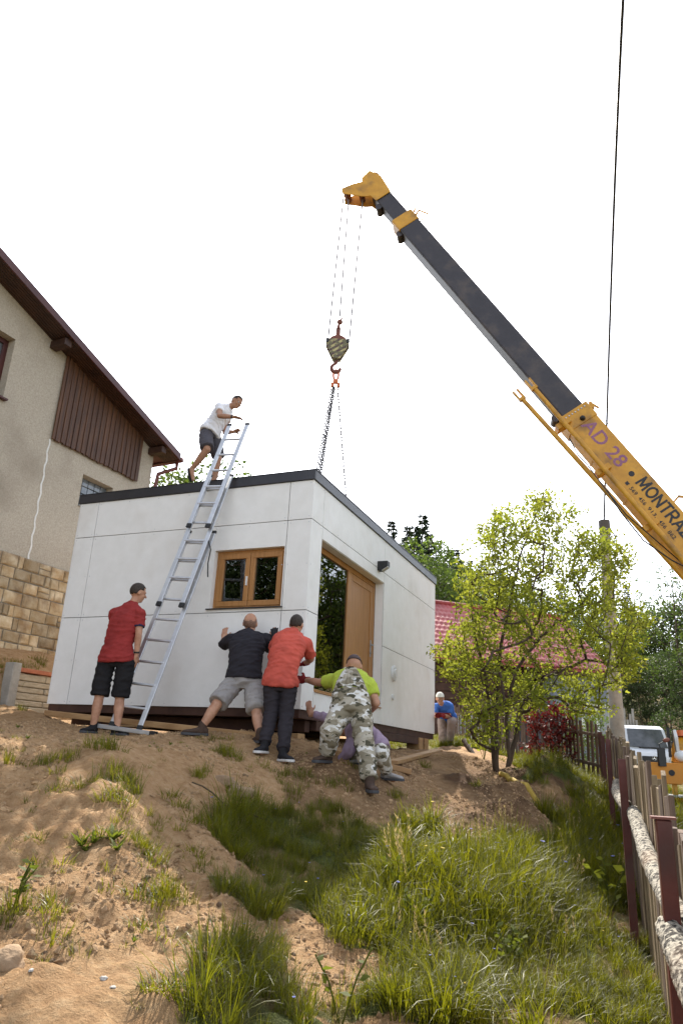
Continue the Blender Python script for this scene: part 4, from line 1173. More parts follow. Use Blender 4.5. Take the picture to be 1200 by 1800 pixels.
STROKE = {'M': [[(0, 0), (.06, 1), (.45, .15), (.84, 1), (.9, 0)]], 'O': [arc(.45, .5, .42, .48, 90, 450, 22)], 'N': [[(0, 0), (0, 1), (.7, 0), (.7, 1)]], 'T': [[(-.02, 1), (.7, 1)], [(.34, 0), (.34, 1)]],
          'R': [[(0, 0), (0, 1), (.38, 1)] + arc(.38, .74, .27, .26, 90, -90, 8) + [(0, .48)], [(.3, .48), (.68, 0)]], 'A': [[(0, 0), (.38, 1), (.76, 0)], [(.14, .32), (.62, .32)]], 'Z': [[(0, 1), (.66, 1), (0, 0), (.68, 0)]]}
tM0 = bt((1122, 850)); tM1 = bt((1212, 940)); LW = {'M': .9, 'O': .9, 'N': .7, 'T': .68, 'R': .68, 'A': .76, 'Z': .68}
adv = sum(LW[c] for c in 'MONTRAZ') + .26 * 6; kx = (tM1 - tM0) / adv; xo = 0
for c_ in 'MONTRAZ':
    lm_ = MB(); n_ = 0
    for st_ in STROKE[c_]:
        for (x0, y0), (x1, y1) in zip(st_[:-1], st_[1:]):
            p0 = BP(tM0 + (xo + x0) * kx, -.02 + y0 * .2, ws + .0006 * (n_ % 3)); p1 = BP(tM0 + (xo + x1) * kx, -.02 + y1 * .2, ws + .0006 * (n_ % 3)); n_ += 1
            d_ = unit(p1 - p0); ext = .012; lm_.box((p0 + p1) / 2, d_ * (np.linalg.norm(p1 - p0) / 2 + ext), np.cross(bw_, d_) * .0185, bw_ * .001)
    lm_.build('letter', M_ink, boom); xo += LW[c_] + .26
tL = bt((1190, 935)) - bt((1118, 855)) + .1; tS = bt((1116, 856)); k = 0
for wd_ in ('569', '456', '913,', '456', '862'):
    lettering('lettering', wd_, .068, tL * len(wd_) / 20.0 * .95, tS + tL * k / 20.0, -.17, ws, M_ink, .012, boom); k += len(wd_) + 1
ph = MB(); tp0 = bt((1109, 850)); ph.box(BP(tp0, -.145, .2225), ba * .03, bv * .02, bw_ * .001); ph.box(BP(tp0, -.115, .2225), ba * .035, bv * .008, bw_ * .001); ph.cyl(BP(tp0, -.145, .223), BP(tp0, -.145, .2245), .012, n=10); ph.build('telephone_sign', M_ink, boom)
# carrier, turret and cab, mostly beyond the fence
cdx = unit([.80, -.35, 0]); cdy = np.array([-cdx[1], cdx[0], 0])
C0 = P(1176, 1330, 11.6); C0[2] = gcr
def CP(a, b, z): return C0 + cdx * a + cdy * b + Z * z
zr = -gcr
MB().box(CP(3.6, .2, .95), cdx * 3.5, cdy * 1.1, Z * .16).build('chassis', M_yellow, cr, bev=.02)
for k in range(3):
    for s in (-1, 1):
        c = CP(1.2 + 1.6 * k, .2 + s * 1.02, .52); w_ = MB(); w_.cyl(c - cdy * .16, c + cdy * .16, .52, n=28); wo_ = w_.build('wheel', M_tyre, cr, bev=.03)
        MB().cyl(c + cdy * s * .15, c + cdy * s * .175, .27, .24, n=20).build('rim', M_yellow, wo_)
zB = float(P(1176, 1360, 11.4)[2]) - gcr
fb = MB(); fb.box(CP(.85, -1.12, zB), cdx * 1.15, cdy * .07, Z * .14); fb_ = fb.build('outrigger_beam', M_orange, cr, bev=.012)
hq = P(1177, 1357, float(CP(0, -1.2, 0)[1])); hq = CP(.0, -1.195, zB + .01); MB().cyl(hq, hq - cdy * .004, .04, n=16).build('pin_hole', M_blackp, fb_)
zB2 = float(P(1185, 1412, 11.4)[2]) - gcr
MB().box(CP(.55, -1.1, zB2), cdx * .75, cdy * .09, Z * .09).build('bumper', M_orange, cr, bev=.012)
MB().box(CP(.5, -1.0, zB2 + .12), cdx * .7, cdy * .16, Z * .015).build('step_plate', M_alu, cr)
for s_ in (.02, .22):
    MB().box(CP(s_, -1.1, (zB + zB2) / 2), cdx * .035, cdy * .05, Z * .14).build('bracket', M_yellow, cr)
zC = float(P(1192, 1293, float(CP(.1, -1, 0)[1]))[2]) - gcr
cab = MB(); cab.prism([CP(.02, -1.0, zB + .15), CP(.02, -1.0, zC - .12), CP(.1, -.9, zC), CP(.1, .9, zC), CP(.02, 1.0, zC - .12), CP(.02, 1.0, zB + .15)], cdx * 1.5)
cabo = cab.build('cab', M_yellow, cr, bev=.03)
MB().box(CP(.004, -.85, zB + .42), cdx * .02, cdy * .1, Z * .2).build('grille', M_blackp, cabo)
bc = P(1196, 1290, float(CP(0, -1, 0)[1])); MB().cyl(bc - Z * .03, bc + Z * .05, .07, .05, 14).build('beacon', M_orsteel, cr)
ym = float(CP(0, -1.15, 0)[1])
mr = MB(); mr.tube([P(1183, 1283, ym), P(1186, 1296, ym), P(1190, 1322, ym)], [.03, .035, .03], 8); mr.build('mirror_arm', M_steel, cr)
ml = MB(); q = P(1196, 1329, ym); ml.ell(q, (.09, 0, 0), (0, .07, 0), (0, 0, .075), 16, 10); ml.build('head_lamp', M_whitep, cr, smooth=True)
mk = MB(); q = P(1162, 1331, ym); mk.box(q, (.05, 0, 0), (0, .02, 0), (0, 0, .12)); mk.tube([q + Z * .1, P(1157, 1308, ym), P(1172, 1300, ym)], .008, 6); mk.build('mirror', M_blackp, cr, bev=.01)
mk = MB(); q = P(1170, 1301, ym); mk.ell(q, (.055, 0, .01), (0, .03, 0), (0, 0, .03)); mk.build('mirror', M_rust, cr, smooth=True)
tu = MB(); tb = BP(BLEN + 1.6); tu.cyl((tb[0], tb[1], gcr + 1.11), (tb[0], tb[1], gcr + 1.35), .8, n=28); tu.box((tb[0], tb[1], (gcr + 1.35 + tb[2]) / 2), cdx * .6, cdy * .5, Z * ((tb[2] - gcr - 1.35) / 2 + .1)); tu.build('turret', M_yellow, cr, bev=.02)

# ------------------------------------------------------------------ hook block and ropes
HY = 12.45
hb = P(593, 610, HY)
hk = thing('hook_block', hb - Z * .3, 'rusty striped hook block hanging on three wire ropes', 'hook block')
def stripe_mat():
    m = bpy.data.materials.new('worn hazard stripes'); m.use_nodes = True
    N = m.node_tree.nodes; L = m.node_tree.links; b = N['Principled BSDF']; b.inputs['Roughness'].default_value = .6
    tc = N.new('ShaderNodeTexCoord'); mp = N.new('ShaderNodeMapping'); mp.inputs['Rotation'].default_value = (0, math.radians(35), 0)
    wv = N.new('ShaderNodeTexWave'); wv.bands_direction = 'Z'; wv.inputs['Scale'].default_value = 3.2; wv.inputs['Distortion'].default_value = .3; wv.inputs['Detail'].default_value = 3
    L.new(tc.outputs['Object'], mp.inputs[0]); L.new(mp.outputs[0], wv.inputs[0])
    r = N.new('ShaderNodeValToRGB'); r.color_ramp.interpolation = 'CONSTANT'; r.color_ramp.elements[0].color = (.075, .035, .035, 1); r.color_ramp.elements[1].position = .5; r.color_ramp.elements[1].color = (.42, .36, .16, 1)
    L.new(wv.outputs[0], r.inputs[0])
    nz = N.new('ShaderNodeTexNoise'); nz.inputs['Scale'].default_value = 14; nz.inputs['Detail'].default_value = 6; L.new(tc.outputs['Object'], nz.inputs['Vector'])
    r2 = N.new('ShaderNodeValToRGB'); r2.color_ramp.elements[0].position = .46; r2.color_ramp.elements[1].position = .54; L.new(nz.outputs[0], r2.inputs[0])
    x = N.new('ShaderNodeMix'); x.data_type = 'RGBA'; L.new(r2.outputs[0], x.inputs[0]); L.new(r.outputs[0], x.inputs[6]); x.inputs[7].default_value = (.13, .115, .06, 1)
    L.new(x.outputs[2], b.inputs['Base Color']); return m
M_stripe = stripe_mat()
ex = np.array([1.0, .0, .0]); ey_ = np.array([0, 1.0, 0])
for s in (-1, 1):
    pl_ = MB(); pl_.prism([hb + ex * x + Z * z + ey_ * (s * .07) for x, z in ((-.235, .12), (-.225, .02), (-.07, -.30), (.06, -.30), (.225, .02), (.235, .10), (.16, .13), (-.16, .14))], ey_ * s * .022); pl_.build('side_plate', M_stripe, hk, bev=.006)
sv = MB(); sv.cyl(hb - ey_ * .05 + Z * .06, hb + ey_ * .05 + Z * .06, .2, n=32); sv.build('sheave', M_rust, hk, bev=.02)
for s in (-1, 1):
    MB().box(hb + ex * s * .2 + Z * .09, ex * .03, ey_ * .1, Z * .05).build('guard', M_blackp, hk, bev=.005)
bk = MB(); bk.box(hb + Z * .27, ex * .045, ey_ * .03, Z * .13); bk.cyl(hb + Z * .40 - ex * 0, hb + Z * .52, .05, .02, 12); bk.build('becket', M_rust, hk, bev=.008)
bk = MB(); bk.ell(hb + Z * .57 + ex * .02, ex * .06, ey_ * .05, Z * .06, 12, 8); bk.cyl(hb + Z * .5, hb + Z * .58, .02, n=10); bk.bar(hb + Z * .6 + ex * .03, hb + Z * .67 + ex * .06, .03, .03); bk.build('rope_wedge', M_rust, hk)
hook = []
hc = hb - Z * .47
pts_ = [hb - Z * .30 + ex * .0, hb - Z * .36 - ex * .01]
rad = [.03, .032]
for k in range(15):
    t = math.radians(125 + k * 17.5); pts_.append(hc + ex * (.085 * math.cos(t) - .01) + Z * (.09 * math.sin(t))); rad.append(.03 + .012 * math.sin(math.pi * k / 14) - (.018 if k == 14 else 0))
MB().tube(pts_, rad, 12).build('hook', M_rust, hk, smooth=True)
MB().bar(hb - Z * .31 + ex * .03, hc + ex * .085 + Z * .07, .012, .012).build('latch', M_steel, hk)
tipS = BP(-.1, -.1)
for (px, w, top) in (((577, 592), -.1, (603, 350)), ((597, 556), .0, (613, 345)), ((614, 595), .1, (637, 352))):
    a = P(px[0], px[1], HY); b = P(top[0], top[1], float(tipS[1])); d = unit(b - a)
    MB().cyl(a, a + (b - a) * 1.02, .017, n=8).build('hoist_rope', M_rope, cr)

# ------------------------------------------------------------------ chain sling
sl = thing('chain_sling', hc - Z * .1, 'orange ring with four dark lifting chains running down to the module roof', 'chain sling')
rg = MB(); rc_ = hc - Z * .15
tor = [rc_ + ex * .05 * math.cos(t) + Z * .11 * math.sin(t) for t in np.linspace(0, 2 * math.pi, 25)]
rg.tube(tor, .022, 8, cap=False); rg.build('master_ring', M_orsteel, sl, smooth=True)
sk = MB(); sk.box(rc_ - Z * .15, ex * .05, ey_ * .03, Z * .04); sk.box(rc_ - Z * .22 - ex * .06, ex * .03, ey_ * .03, Z * .05); sk.box(rc_ - Z * .22 + ex * .06, ex * .03, ey_ * .03, Z * .05); sk.build('shackle', M_orsteel, sl, bev=.012)
def chain(a, b, parent):
    L_ = .078; d = unit(b - a); n = int(np.linalg.norm(b - a) / (L_ * .78)); mb = MB(); u1, u2, _ = frame_from(d)
    for i in range(n):
        c = a + (b - a) * ((i + .5) / n); s = u1 if i % 2 else u2
        pts = [c + d * (L_ / 2) * math.sin(t) * 1.0 + s * .024 * math.cos(t) for t in np.linspace(0, 2 * math.pi, 9)]
        mb.tube(pts, .0092, 5, cap=False)
    o = mb.build('chain', M_chain, parent); o['kind'] = 'stuff'; return o
lug = []
for (fx, top) in (((534, 950), (583, 680)), ((545, 925), (586, 680)), ((552, 908), (588, 680)), ((618, 1005), (593, 680))):
    d = ray(*fx); e = d * ((HE[2] + 3.0) / d[2]); a = P(top[0], top[1], HY)
    chain(a, e + Z * .03, sl)
    lg = MB(); lg.box(e + Z * .02, HL * .03, HB * .03, Z * .03); lg.build('lifting_lug', M_steel, mh)

# ================================================================== UTILITY POLE AND CABLE
pb = P(1086, 1330, 14.2); pt = P(1061, 917, 14.2); pt[0] = pb[0] + (pt[0] - pb[0]); 
zg = h1(pb[0], pb[1])
po = thing('utility_pole', (pb[0], pb[1], zg), 'tall round concrete utility pole behind the fence corner', 'pole')
pb2 = np.array([pb[0], pb[1], zg - .3])
MB().tube([pb2 + (pt - pb2) * t for t in np.linspace(0, 1, 8)], [.15 - .055 * t for t in np.linspace(0, 1, 8)], 24).build('shaft', M_conc, po, smooth=True)
MB().cyl(pt - Z * .3, pt + Z * .015, .112, .112, 24).build('top_cap', M_core, po)
bd = MB(); bd.tube([pt + np.array([.115, 0, -.15]), pt + np.array([.2, -.05, -.35]), pt + np.array([.19, -.05, -.6]), pt + np.array([.11, -.02, -.62])], .014, 8); bd.build('cable_loop', M_cable, po, smooth=True)
cb = MB(); e0 = pt + Z * .01; m1 = P(1074, 480, 9.2); m2 = P(1094, 2, 5.4); pts_ = []
for t in np.linspace(0, 1, 24):
    pts_.append(e0 * (1 - t) ** 2 + (2 * t * (1 - t)) * (2 * m1 - .5 * (e0 + m2)) + m2 * t * t)
dd = unit(pts_[-1] - pts_[-2]); pts_ += [pts_[-1] + dd * k for k in (2, 5, 9, 14)]
cbo = MB().tube(pts_, .017, 8).build('overhead_cable', M_cable, None, smooth=True)
tag(cbo, 'black overhead cable running from the concrete pole across the sky', 'cable')

# ================================================================== VAN
def make_van():
    c = P(1149, 1340, 33); zg = h1(c[0], c[1]); zt = float(P(1149, 1272, 33)[2])
    Hh = 2.35; zg = zt - Hh
    v = thing('white_van', (c[0], c[1], zg), 'white van parked beyond the fence facing the crane', 'van')
    fy = unit([-.10, -1, 0]); fx = np.array([-fy[1], fy[0], 0])           # fy forward (to the camera)
    o = np.array([c[0], c[1], zg])
    def VP(x, y, z): return o + fx * x + fy * y + Z * z
    prof = [(0, .35), (.02, .95), (-.12, 1.12), (-.62, 1.32), (-1.15, 2.18), (-1.6, 2.33), (-3.0, 2.35), (-3.0, .35)]
    b = MB(); b.prism([VP(-.93, y, z) for y, z in prof], fx * 1.86); body = b.build('body', M_vanw, v, bev=.06)
    b = MB(); b.prism([VP(-.82, -.60, 1.36), VP(.82, -.60, 1.36), VP(.74, -1.10, 2.14), VP(-.74, -1.10, 2.14)], unit(np.cross(fx, VP(0, -1.10, 2.14) - VP(0, -.60, 1.36))) * .03); b.build('windscreen', M_dglass, v)
    for s in (-1, 1):
        MB().prism([VP(s * .45 - .12, -1.3, 1.3), VP(s * .45 + .12, -1.3, 1.3), VP(s * .45 + .1, -1.3, 2.0), VP(s * .45 - .1, -1.3, 2.0)], fy * -.1).build('seat', M_core, v)
        MB().prism([VP(s * .58, .01, .78), VP(s * .90, -.03, .80), VP(s * .90, -.10, 1.10), VP(s * .70, -.02, .98)], fy * .05).build('headlight', M_lampg, v, bev=.01)
        m = MB(); m.box(VP(s * 1.08, -.55, 1.5), fx * .11, fy * .05, Z * .17); m.bar(VP(s * .9, -.6, 1.4), VP(s * 1.05, -.55, 1.42), .04, .04); m.build('mirror', M_blackp, v, bev=.02)
        for y in (-.75,):
            w = MB(); w.cyl(VP(s * .70, y, .34), VP(s * .92, y, .34), .34, n=20); w.build('wheel', M_tyre, v)
    MB().box(VP(0, .035, .86), fx * .5, fy * .012, Z * .12).build('grille', M_blackp, v, bev=.01)
    MB().box(VP(0, .05, .5), fx * .93, fy * .06, Z * .16).build('bumper', M_blackp, v, bev=.03)
    MB().box(VP(0, .115, .52), fx * .26, fy * .005, Z * .055).build('number_plate', M_whitep, v)
    em = MB(); cc = VP(0, .055, .9); em.tube([cc + fx * .09 * math.cos(t) + Z * .09 * math.sin(t) for t in np.linspace(0, 2 * math.pi, 20)], .01, 6, cap=False)
    for k in range(3):
        t = math.radians(90 + 120 * k); em.bar(cc, cc + fx * .085 * math.cos(t) + Z * .085 * math.sin(t), .016, .016)
    em.build('emblem', M_chrome, v)
    MB().box(VP(.1, -.58, 1.345), fx * .5, fy * .03, Z * .03).build('wiper', M_blackp, v)
    for k in range(6):
        x = -.35 + .13 * k; mb = MB(); mb.cyl(VP(x, -3.3, .5), VP(x * 1.05 + .03, -3.25, 2.95 + .3 * math.sin(k * 2.1)), .06, n=8); so = mb.build('timber_pole', M_conc, None)
        tag(so, 'grey timber pole standing upright behind the van cab', 'pole', 'timber poles behind the van')
make_van()

# ================================================================== RED ROOFED HOUSE
rh0 = P(905, 1300, 27); gz = float(P(905, 1290, 27)[2]) - 1.6
rh = thing('red_roof_house', (rh0[0], rh0[1], gz), 'dark timber house with red tile-sheet roof behind the tree', 'house')
ra0 = P(700, 1052, 27); ra1 = P(985, 1047, 29.2)
rdir = unit((ra1 - ra0) * [1, 1, 0]); rnr = np.array([rdir[1], -rdir[0], 0])
if rnr[1] > 0: rnr = -rnr
zrid = float(ra0[2]) ; zeav = float(P(800, 1156, 24.6)[2])
RL = np.linalg.norm((ra1 - ra0)[:2]); run = 2.9
nu, nv = 170, 60
uu = np.linspace(0, RL, nu); vv = np.linspace(0, 1, nv)
rv_, rq = [], []
for j, v_ in enumerate(vv):
    row_f = (v_ * 12) % 1.0
    for u_ in uu:
        bump_ = .025 * abs(math.sin(math.pi * u_ / .19)) + .03 * row_f
        rv_.append(ra0 * [1, 1, 0] + rdir * u_ + rnr * (run * v_) + Z * (zrid + (zeav - zrid) * v_ + bump_))
for j in range(nv - 1):
    for i in range(nu - 1):
        a = j * nu + i; rq.append((a, a + 1, a + nu + 1, a + nu))
rfo2 = ob('roof', npmesh('roof', np.array(rv_), np.array(rq), M_rooft, False), rh)
bk_ = MB(); A0 = ra0 * [1, 1, 0]; bk_.prism([A0 + Z * zrid, A0 - rnr * run + Z * zeav, A0 - rnr * run + Z * (zeav - .1), A0 + Z * (zrid - .1), A0 + rnr * run + Z * (zeav - .1), A0 + rnr * run + Z * (zeav - .03), A0 + Z * (zrid - .02)], rdir * RL); bk_.build('roof_back', M_rooft, rfo2)
MB().cyl(A0 + Z * (zrid + .03), A0 + rdir * RL + Z * (zrid + .03), .09, n=10).build('ridge_cap', M_rooft, rfo2)
bwl = MB(); A1 = A0 + rdir * .4; bwl.prism([A1 + rnr * (run - .6) + Z * gz, A1 - rnr * (run - .6) + Z * gz, A1 - rnr * (run - .6) + Z * (zeav + .2), A1 + Z * (zrid - .25), A1 + rnr * (run - .6) + Z * (zeav + .2)], rdir * (RL - .8)); wl_ = bwl.build('wall', M_log, rh)
nplk = 14
for k in range(nplk):
    zz_ = gz + .1 + (zeav - gz) * k / nplk
    MB().bar(A1 + rnr * (run - .575) + Z * (zz_ + .07), A1 + rdir * (RL - .8) + rnr * (run - .575) + Z * (zz_ + .07), .035, (zeav - gz) / nplk - .03, hint=Z).build('plank', M_log, wl_)
for k, u_ in enumerate((1.3, 3.1, 5.0)):
    c = A1 + rdir * u_ + rnr * (run - .55) + Z * (gz + 1.5); wi = MB()
    for sx, sz, dx_, dz_ in ((0, .5, .5, .05), (0, -.5, .5, .05), (.47, 0, .04, .45), (-.47, 0, .04, .45), (0, 0, .03, .45)):
        wi.box(c + rdir * sx + Z * sz, rdir * dx_, rnr * .03, Z * dz_)
    wio = wi.build('window', M_whitep, rh); MB().box(c, rdir * .44, rnr * .012, Z * .44).build('pane', M_dglass, wio)
# grey annex with a white window
an = P(1035, 1275, 24); ag = h1(an[0], an[1])
ax = thing('grey_annex', (an[0], an[1], ag), 'grey-blue garden shed with white window frame beside the pole', 'shed')
zt = float(P(1035, 1190, 24)[2]); MB().box((an[0], an[1] + 1.2, (ag + zt) / 2), (1.1, 0, 0), (0, 1.2, 0), (0, 0, (zt - ag) / 2)).build('wall', M_blueg, ax, bev=.02)
c = P(1052, 1270, 23.97); wi = MB()
for sx, sz, dx_, dz_ in ((0, .5, .55, .06), (0, -.5, .55, .06), (.5, 0, .05, .45), (-.5, 0, .05, .45), (-.05, 0, .06, .45)):
    wi.box(c + np.array([sx, 0, sz]), (dx_, 0, 0), (0, .03, 0), (0, 0, dz_))
wio = wi.build('window', M_whitep, ax); MB().box(c, (.46, 0, 0), (0, .012, 0), (0, 0, .46)).build('pane', M_dglass, wio)
MB().box((an[0], an[1] + 1.15, zt + .06), (1.3, 0, 0), (0, 1.45, 0), (0, 0, .05)).build('roof', M_log, ax)

# ================================================================== FENCES
FX = lambda y: 1.16 + .335 * (y - 2.7)
fdir = unit([.335, 1, 0]); fn = np.array([fdir[1], -fdir[0], 0])         # fn points away from the meadow
def ftop(y): return -.14 + .086 * (y - 2.7)
fe = thing('picket_fence', (FX(2.7), 2.7, h1(FX(2.7), 2.7)), 'weathered picket fence on oxide red posts along the meadow', 'fence')
for y, top in ((2.72, -.145), (5.5, .10), (8.5, .36), (10.8, .5), (12.6, .64)):
    x = FX(y); zg = h1(x, y); wd = .026 if y < 12 else .035
    p = MB(); p.box((x, y, (zg - .25 + top) / 2), fdir * .03, fn * wd, Z * ((top - zg + .25) / 2)); po_ = p.build('post', M_postred, fe, bev=.004)
    if y < 3: MB().box((x, y, top + .006), fdir * .034, fn * .04, Z * .004).build('post_cap', M_rust, po_)
r_ = random.Random(11)
y = 1.35
while y < 12.55:
    x = FX(y); zg = h1(x, y); base = np.array([x, y, 0]) + fn * .10
    w = r_.uniform(.035, .06); th = r_.uniform(.010, .016)
    top = ftop(y) + r_.uniform(-.07, .03) + (.05 if r_.random() < .15 else 0) + (.06 if y < 2.6 else 0)
    if 3.0 < y < 3.4: top -= .12
    yaw_ = r_.uniform(-.12, .12); dx = unit(fdir + fn * yaw_); dn = np.array([dx[1], -dx[0], 0]); lean = np.array([r_.uniform(-.012, .012), r_.uniform(-.012, .012), 0])
    b0 = base + Z * (zg - .06); t0 = base + Z * top + lean
    wt = r_.uniform(.75, 1.0); sl_ = r_.uniform(-.012, .012)
    vs = [b0 - dx * w - dn * th, b0 + dx * w - dn * th, b0 + dx * w + dn * th, b0 - dx * w + dn * th,
          t0 - dx * w * wt - dn * th + Z * sl_, t0 + dx * w * wt - dn * th - Z * sl_, t0 + dx * w * wt + dn * th - Z * sl_, t0 - dx * w * wt + dn * th + Z * sl_]
    MB().add(vs, [(3, 2, 1, 0), (4, 5, 6, 7), (0, 1, 5, 4), (1, 2, 6, 5), (2, 3, 7, 6), (3, 0, 4, 7)]).build('picket', M_picket if r_.random() < .62 else M_pickdk, fe, bev=.002)
    y += 2 * w + r_.uniform(.004, .028)
# rails: lichen covered round logs
def lichen_log(p0, p1, r0, r1, nm, lab, bend=.03):
    pts, rs = [], []; u1, u2, d = frame_from(p1 - p0)
    n = 70; V_ = []; F_ = []; m = 28
    for i in range(n + 1):
        t = i / n; c = p0 + (p1 - p0) * t + u1 * bend * math.sin(t * 4.3) + u2 * bend * .7 * math.sin(t * 3.1 + 1)
        r = (r0 + (r1 - r0) * t) * (1 + .10 * mnoise.noise(Vector((t * 9, 1.3, 0))))
        for k in range(m):
            a = 2 * math.pi * k / m; rr = r * (1 + .16 * mnoise.noise(Vector((t * 60, math.cos(a) * 3.5, math.sin(a) * 3.5))) + .07 * mnoise.noise(Vector((t * 150, math.cos(a) * 8, math.sin(a) * 8))))
            V_.append(c + rr * (math.cos(a) * u1 + math.sin(a) * u2))
    for i in range(n):
        for k in range(m):
            k2 = (k + 1) % m; F_.append((i * m + k, i * m + k2, (i + 1) * m + k2, (i + 1) * m + k))
    V_ += [p0, p1]; e = len(V_)
    F2 = [tuple(f) for f in F_] + [(e - 2, (k + 1) % m, k) for k in range(m)] + [(e - 1, n * m + k, n * m + (k + 1) % m) for k in range(m)]
    o = ob(nm, meshdata(nm, V_, F2, M_lichen, True), fe); o['label'] = lab; return o
def on_rail(px, y, off):
    q = P(px[0], px[1], y); c = np.array([FX(y), y, 0]) + fn * off; return np.array([c[0], c[1], q[2]])
lichen_log(on_rail((1218, 1850), 1.95, .03), on_rail((1152, 1628), 2.78, -.01), .050, .046, 'rail_log', 'flaking pale log rail', .008)
lichen_log(on_rail((1150, 1640), 2.80, .05), on_rail((1090, 1424), 5.45, .035), .040, .046, 'rail_log', 'lichen covered log rail', .02)
lichen_log(on_rail((1088, 1424), 5.55, .02), on_rail((1076, 1372), 8.4, .03), .042, .04, 'rail_log', 'pale lichen log rail')
# far fence
ff0 = np.array([FX(12.6) , 12.6, 0]); ff1 = P(790, 1300, 18.5) * [1, 1, 0]
ffe = thing('garden_fence', (ff0[0], ff0[1], h1(ff0[0], ff0[1])), 'dark brown picket fence running behind the tree', 'fence')
fd = unit(ff1 - ff0); fnn = np.array([fd[1], -fd[0], 0]); FL = np.linalg.norm(ff1 - ff0)
s = .12
while s < FL:
    q = ff0 + fd * s; zg = h1(q[0], q[1]); hp = .98 + r_.uniform(-.05, .07); w = r_.uniform(.022, .036)
    b = MB(); b.bar((q[0], q[1], zg - .05), (q[0] + r_.uniform(-.03, .03), q[1], zg + hp), w * 2, .02, hint=fnn); b.build('picket', M_pickdk, ffe)
    s += r_.uniform(.09, .15)
for hz in (.3, .78):
    k = 0
    while k < FL - .1:
        a = ff0 + fd * k; b_ = ff0 + fd * min(k + 2.0, FL)
        MB().bar((a[0] - fnn[0] * .03, a[1] - fnn[1] * .03, h1(a[0], a[1]) + hz), (b_[0] - fnn[0] * .03, b_[1] - fnn[1] * .03, h1(b_[0], b_[1]) + hz), .03, .05).build('rail', M_pickdk, ffe)
        k += 2.0
k = 1.4
while k < FL:
    a = ff0 + fd * k; zg = h1(a[0], a[1]); MB().bar((a[0] - fnn[0] * .07, a[1] - fnn[1] * .07, zg - .1), (a[0] - fnn[0] * .07, a[1] - fnn[1] * .07, zg + 1.05), .05, .05, hint=fnn).build('post', M_conc, ffe); k += 2.4

# ------------------------------------------------------------------ small things on the bank
a = P(880, 1376, 10.4); b = P(945, 1406, 9.2); pp = []
for t in np.linspace(0, 1, 12):
    q = a + (b - a) * t; pp.append(np.array([q[0], q[1], h1(q[0], q[1]) + .03 - .04 * t]))
tag(MB().tube(pp, [.034 + .003 * (k % 2) for k in range(12)], 12).build('drain_pipe', M_pipe, None, smooth=True), 'yellow plastic drain pipe lying in the dug soil by the tree', 'pipe')
def rock(px, py, r, nm, m, lab, cat, sd, flat=.7):
    c = on_ground(px, py); bm = bmesh.new(); bmesh.ops.create_icosphere(bm, subdivisions=3, radius=r)
    for v in bm.verts:
        k = 1 + .5 * mnoise.noise(v.co * (1.2 / r) + Vector((sd, 0, 0))) + .2 * mnoise.noise(v.co * (3.5 / r) + Vector((sd, 0, 0)))
        v.co *= k; v.co.z *= flat; v.co += V((c[0], c[1], h1(c[0], c[1]) + r * flat * .05))
    me = bpy.data.meshes.new(nm); bm.to_mesh(me); bm.free(); me.materials.append(m); me.polygons.foreach_set('use_smooth', [True] * len(me.polygons))
    return tag(ob(nm, me), lab, cat)
rock(10, 1700, .07, 'rock', M_rock, 'big rounded rock half buried in the sandy bank', 'rock', 3.3)
rock(395, 1375, .10, 'rock', M_rock, 'flat pale stone below the plank on the bank edge', 'rock', 6.3, .5)
rock(420, 1400, .12, 'rock', M_rock, 'broad tan boulder on the bank below the grey shorts', 'rock', 9.1, .5)
rock(183, 1716, .014, 'paper_scrap', M_paper, 'crumpled white paper scrap on the sand', 'litter', 12.2, .6)
rock(198, 1740, .010, 'plastic_scrap', M_paper, 'tiny white plastic scrap below the paper on the sand', 'litter', 15.2, .5)
rock(50, 1738, .008, 'white_pebble', M_paper, 'small white pebble on the sand by the big rock', 'pebble', 18.2, .6)
st = on_ground(410, 1440)
pp = [np.array([st[0] + dx, st[1] + dx * .3, h1(st[0] + dx, st[1] + dx * .3) + .03 + .05 * abs(math.sin(dx * 7))]) for dx in np.linspace(-.32, .22, 8)]
tag(MB().tube(pp, .006, 6).build('fallen_twig', M_bark, None), 'thin dark twig lying across the bank edge', 'twig')
pp = [P(815 + 6 * k, 1302 + 9 * k, 13.6 - .15 * k) for k in range(4)]
tag(MB().tube(pp, [.05, .05, .045, .04], 10).build('root_stump', M_bark, None), 'short grey root sticking up beside the kneeling person', 'root')

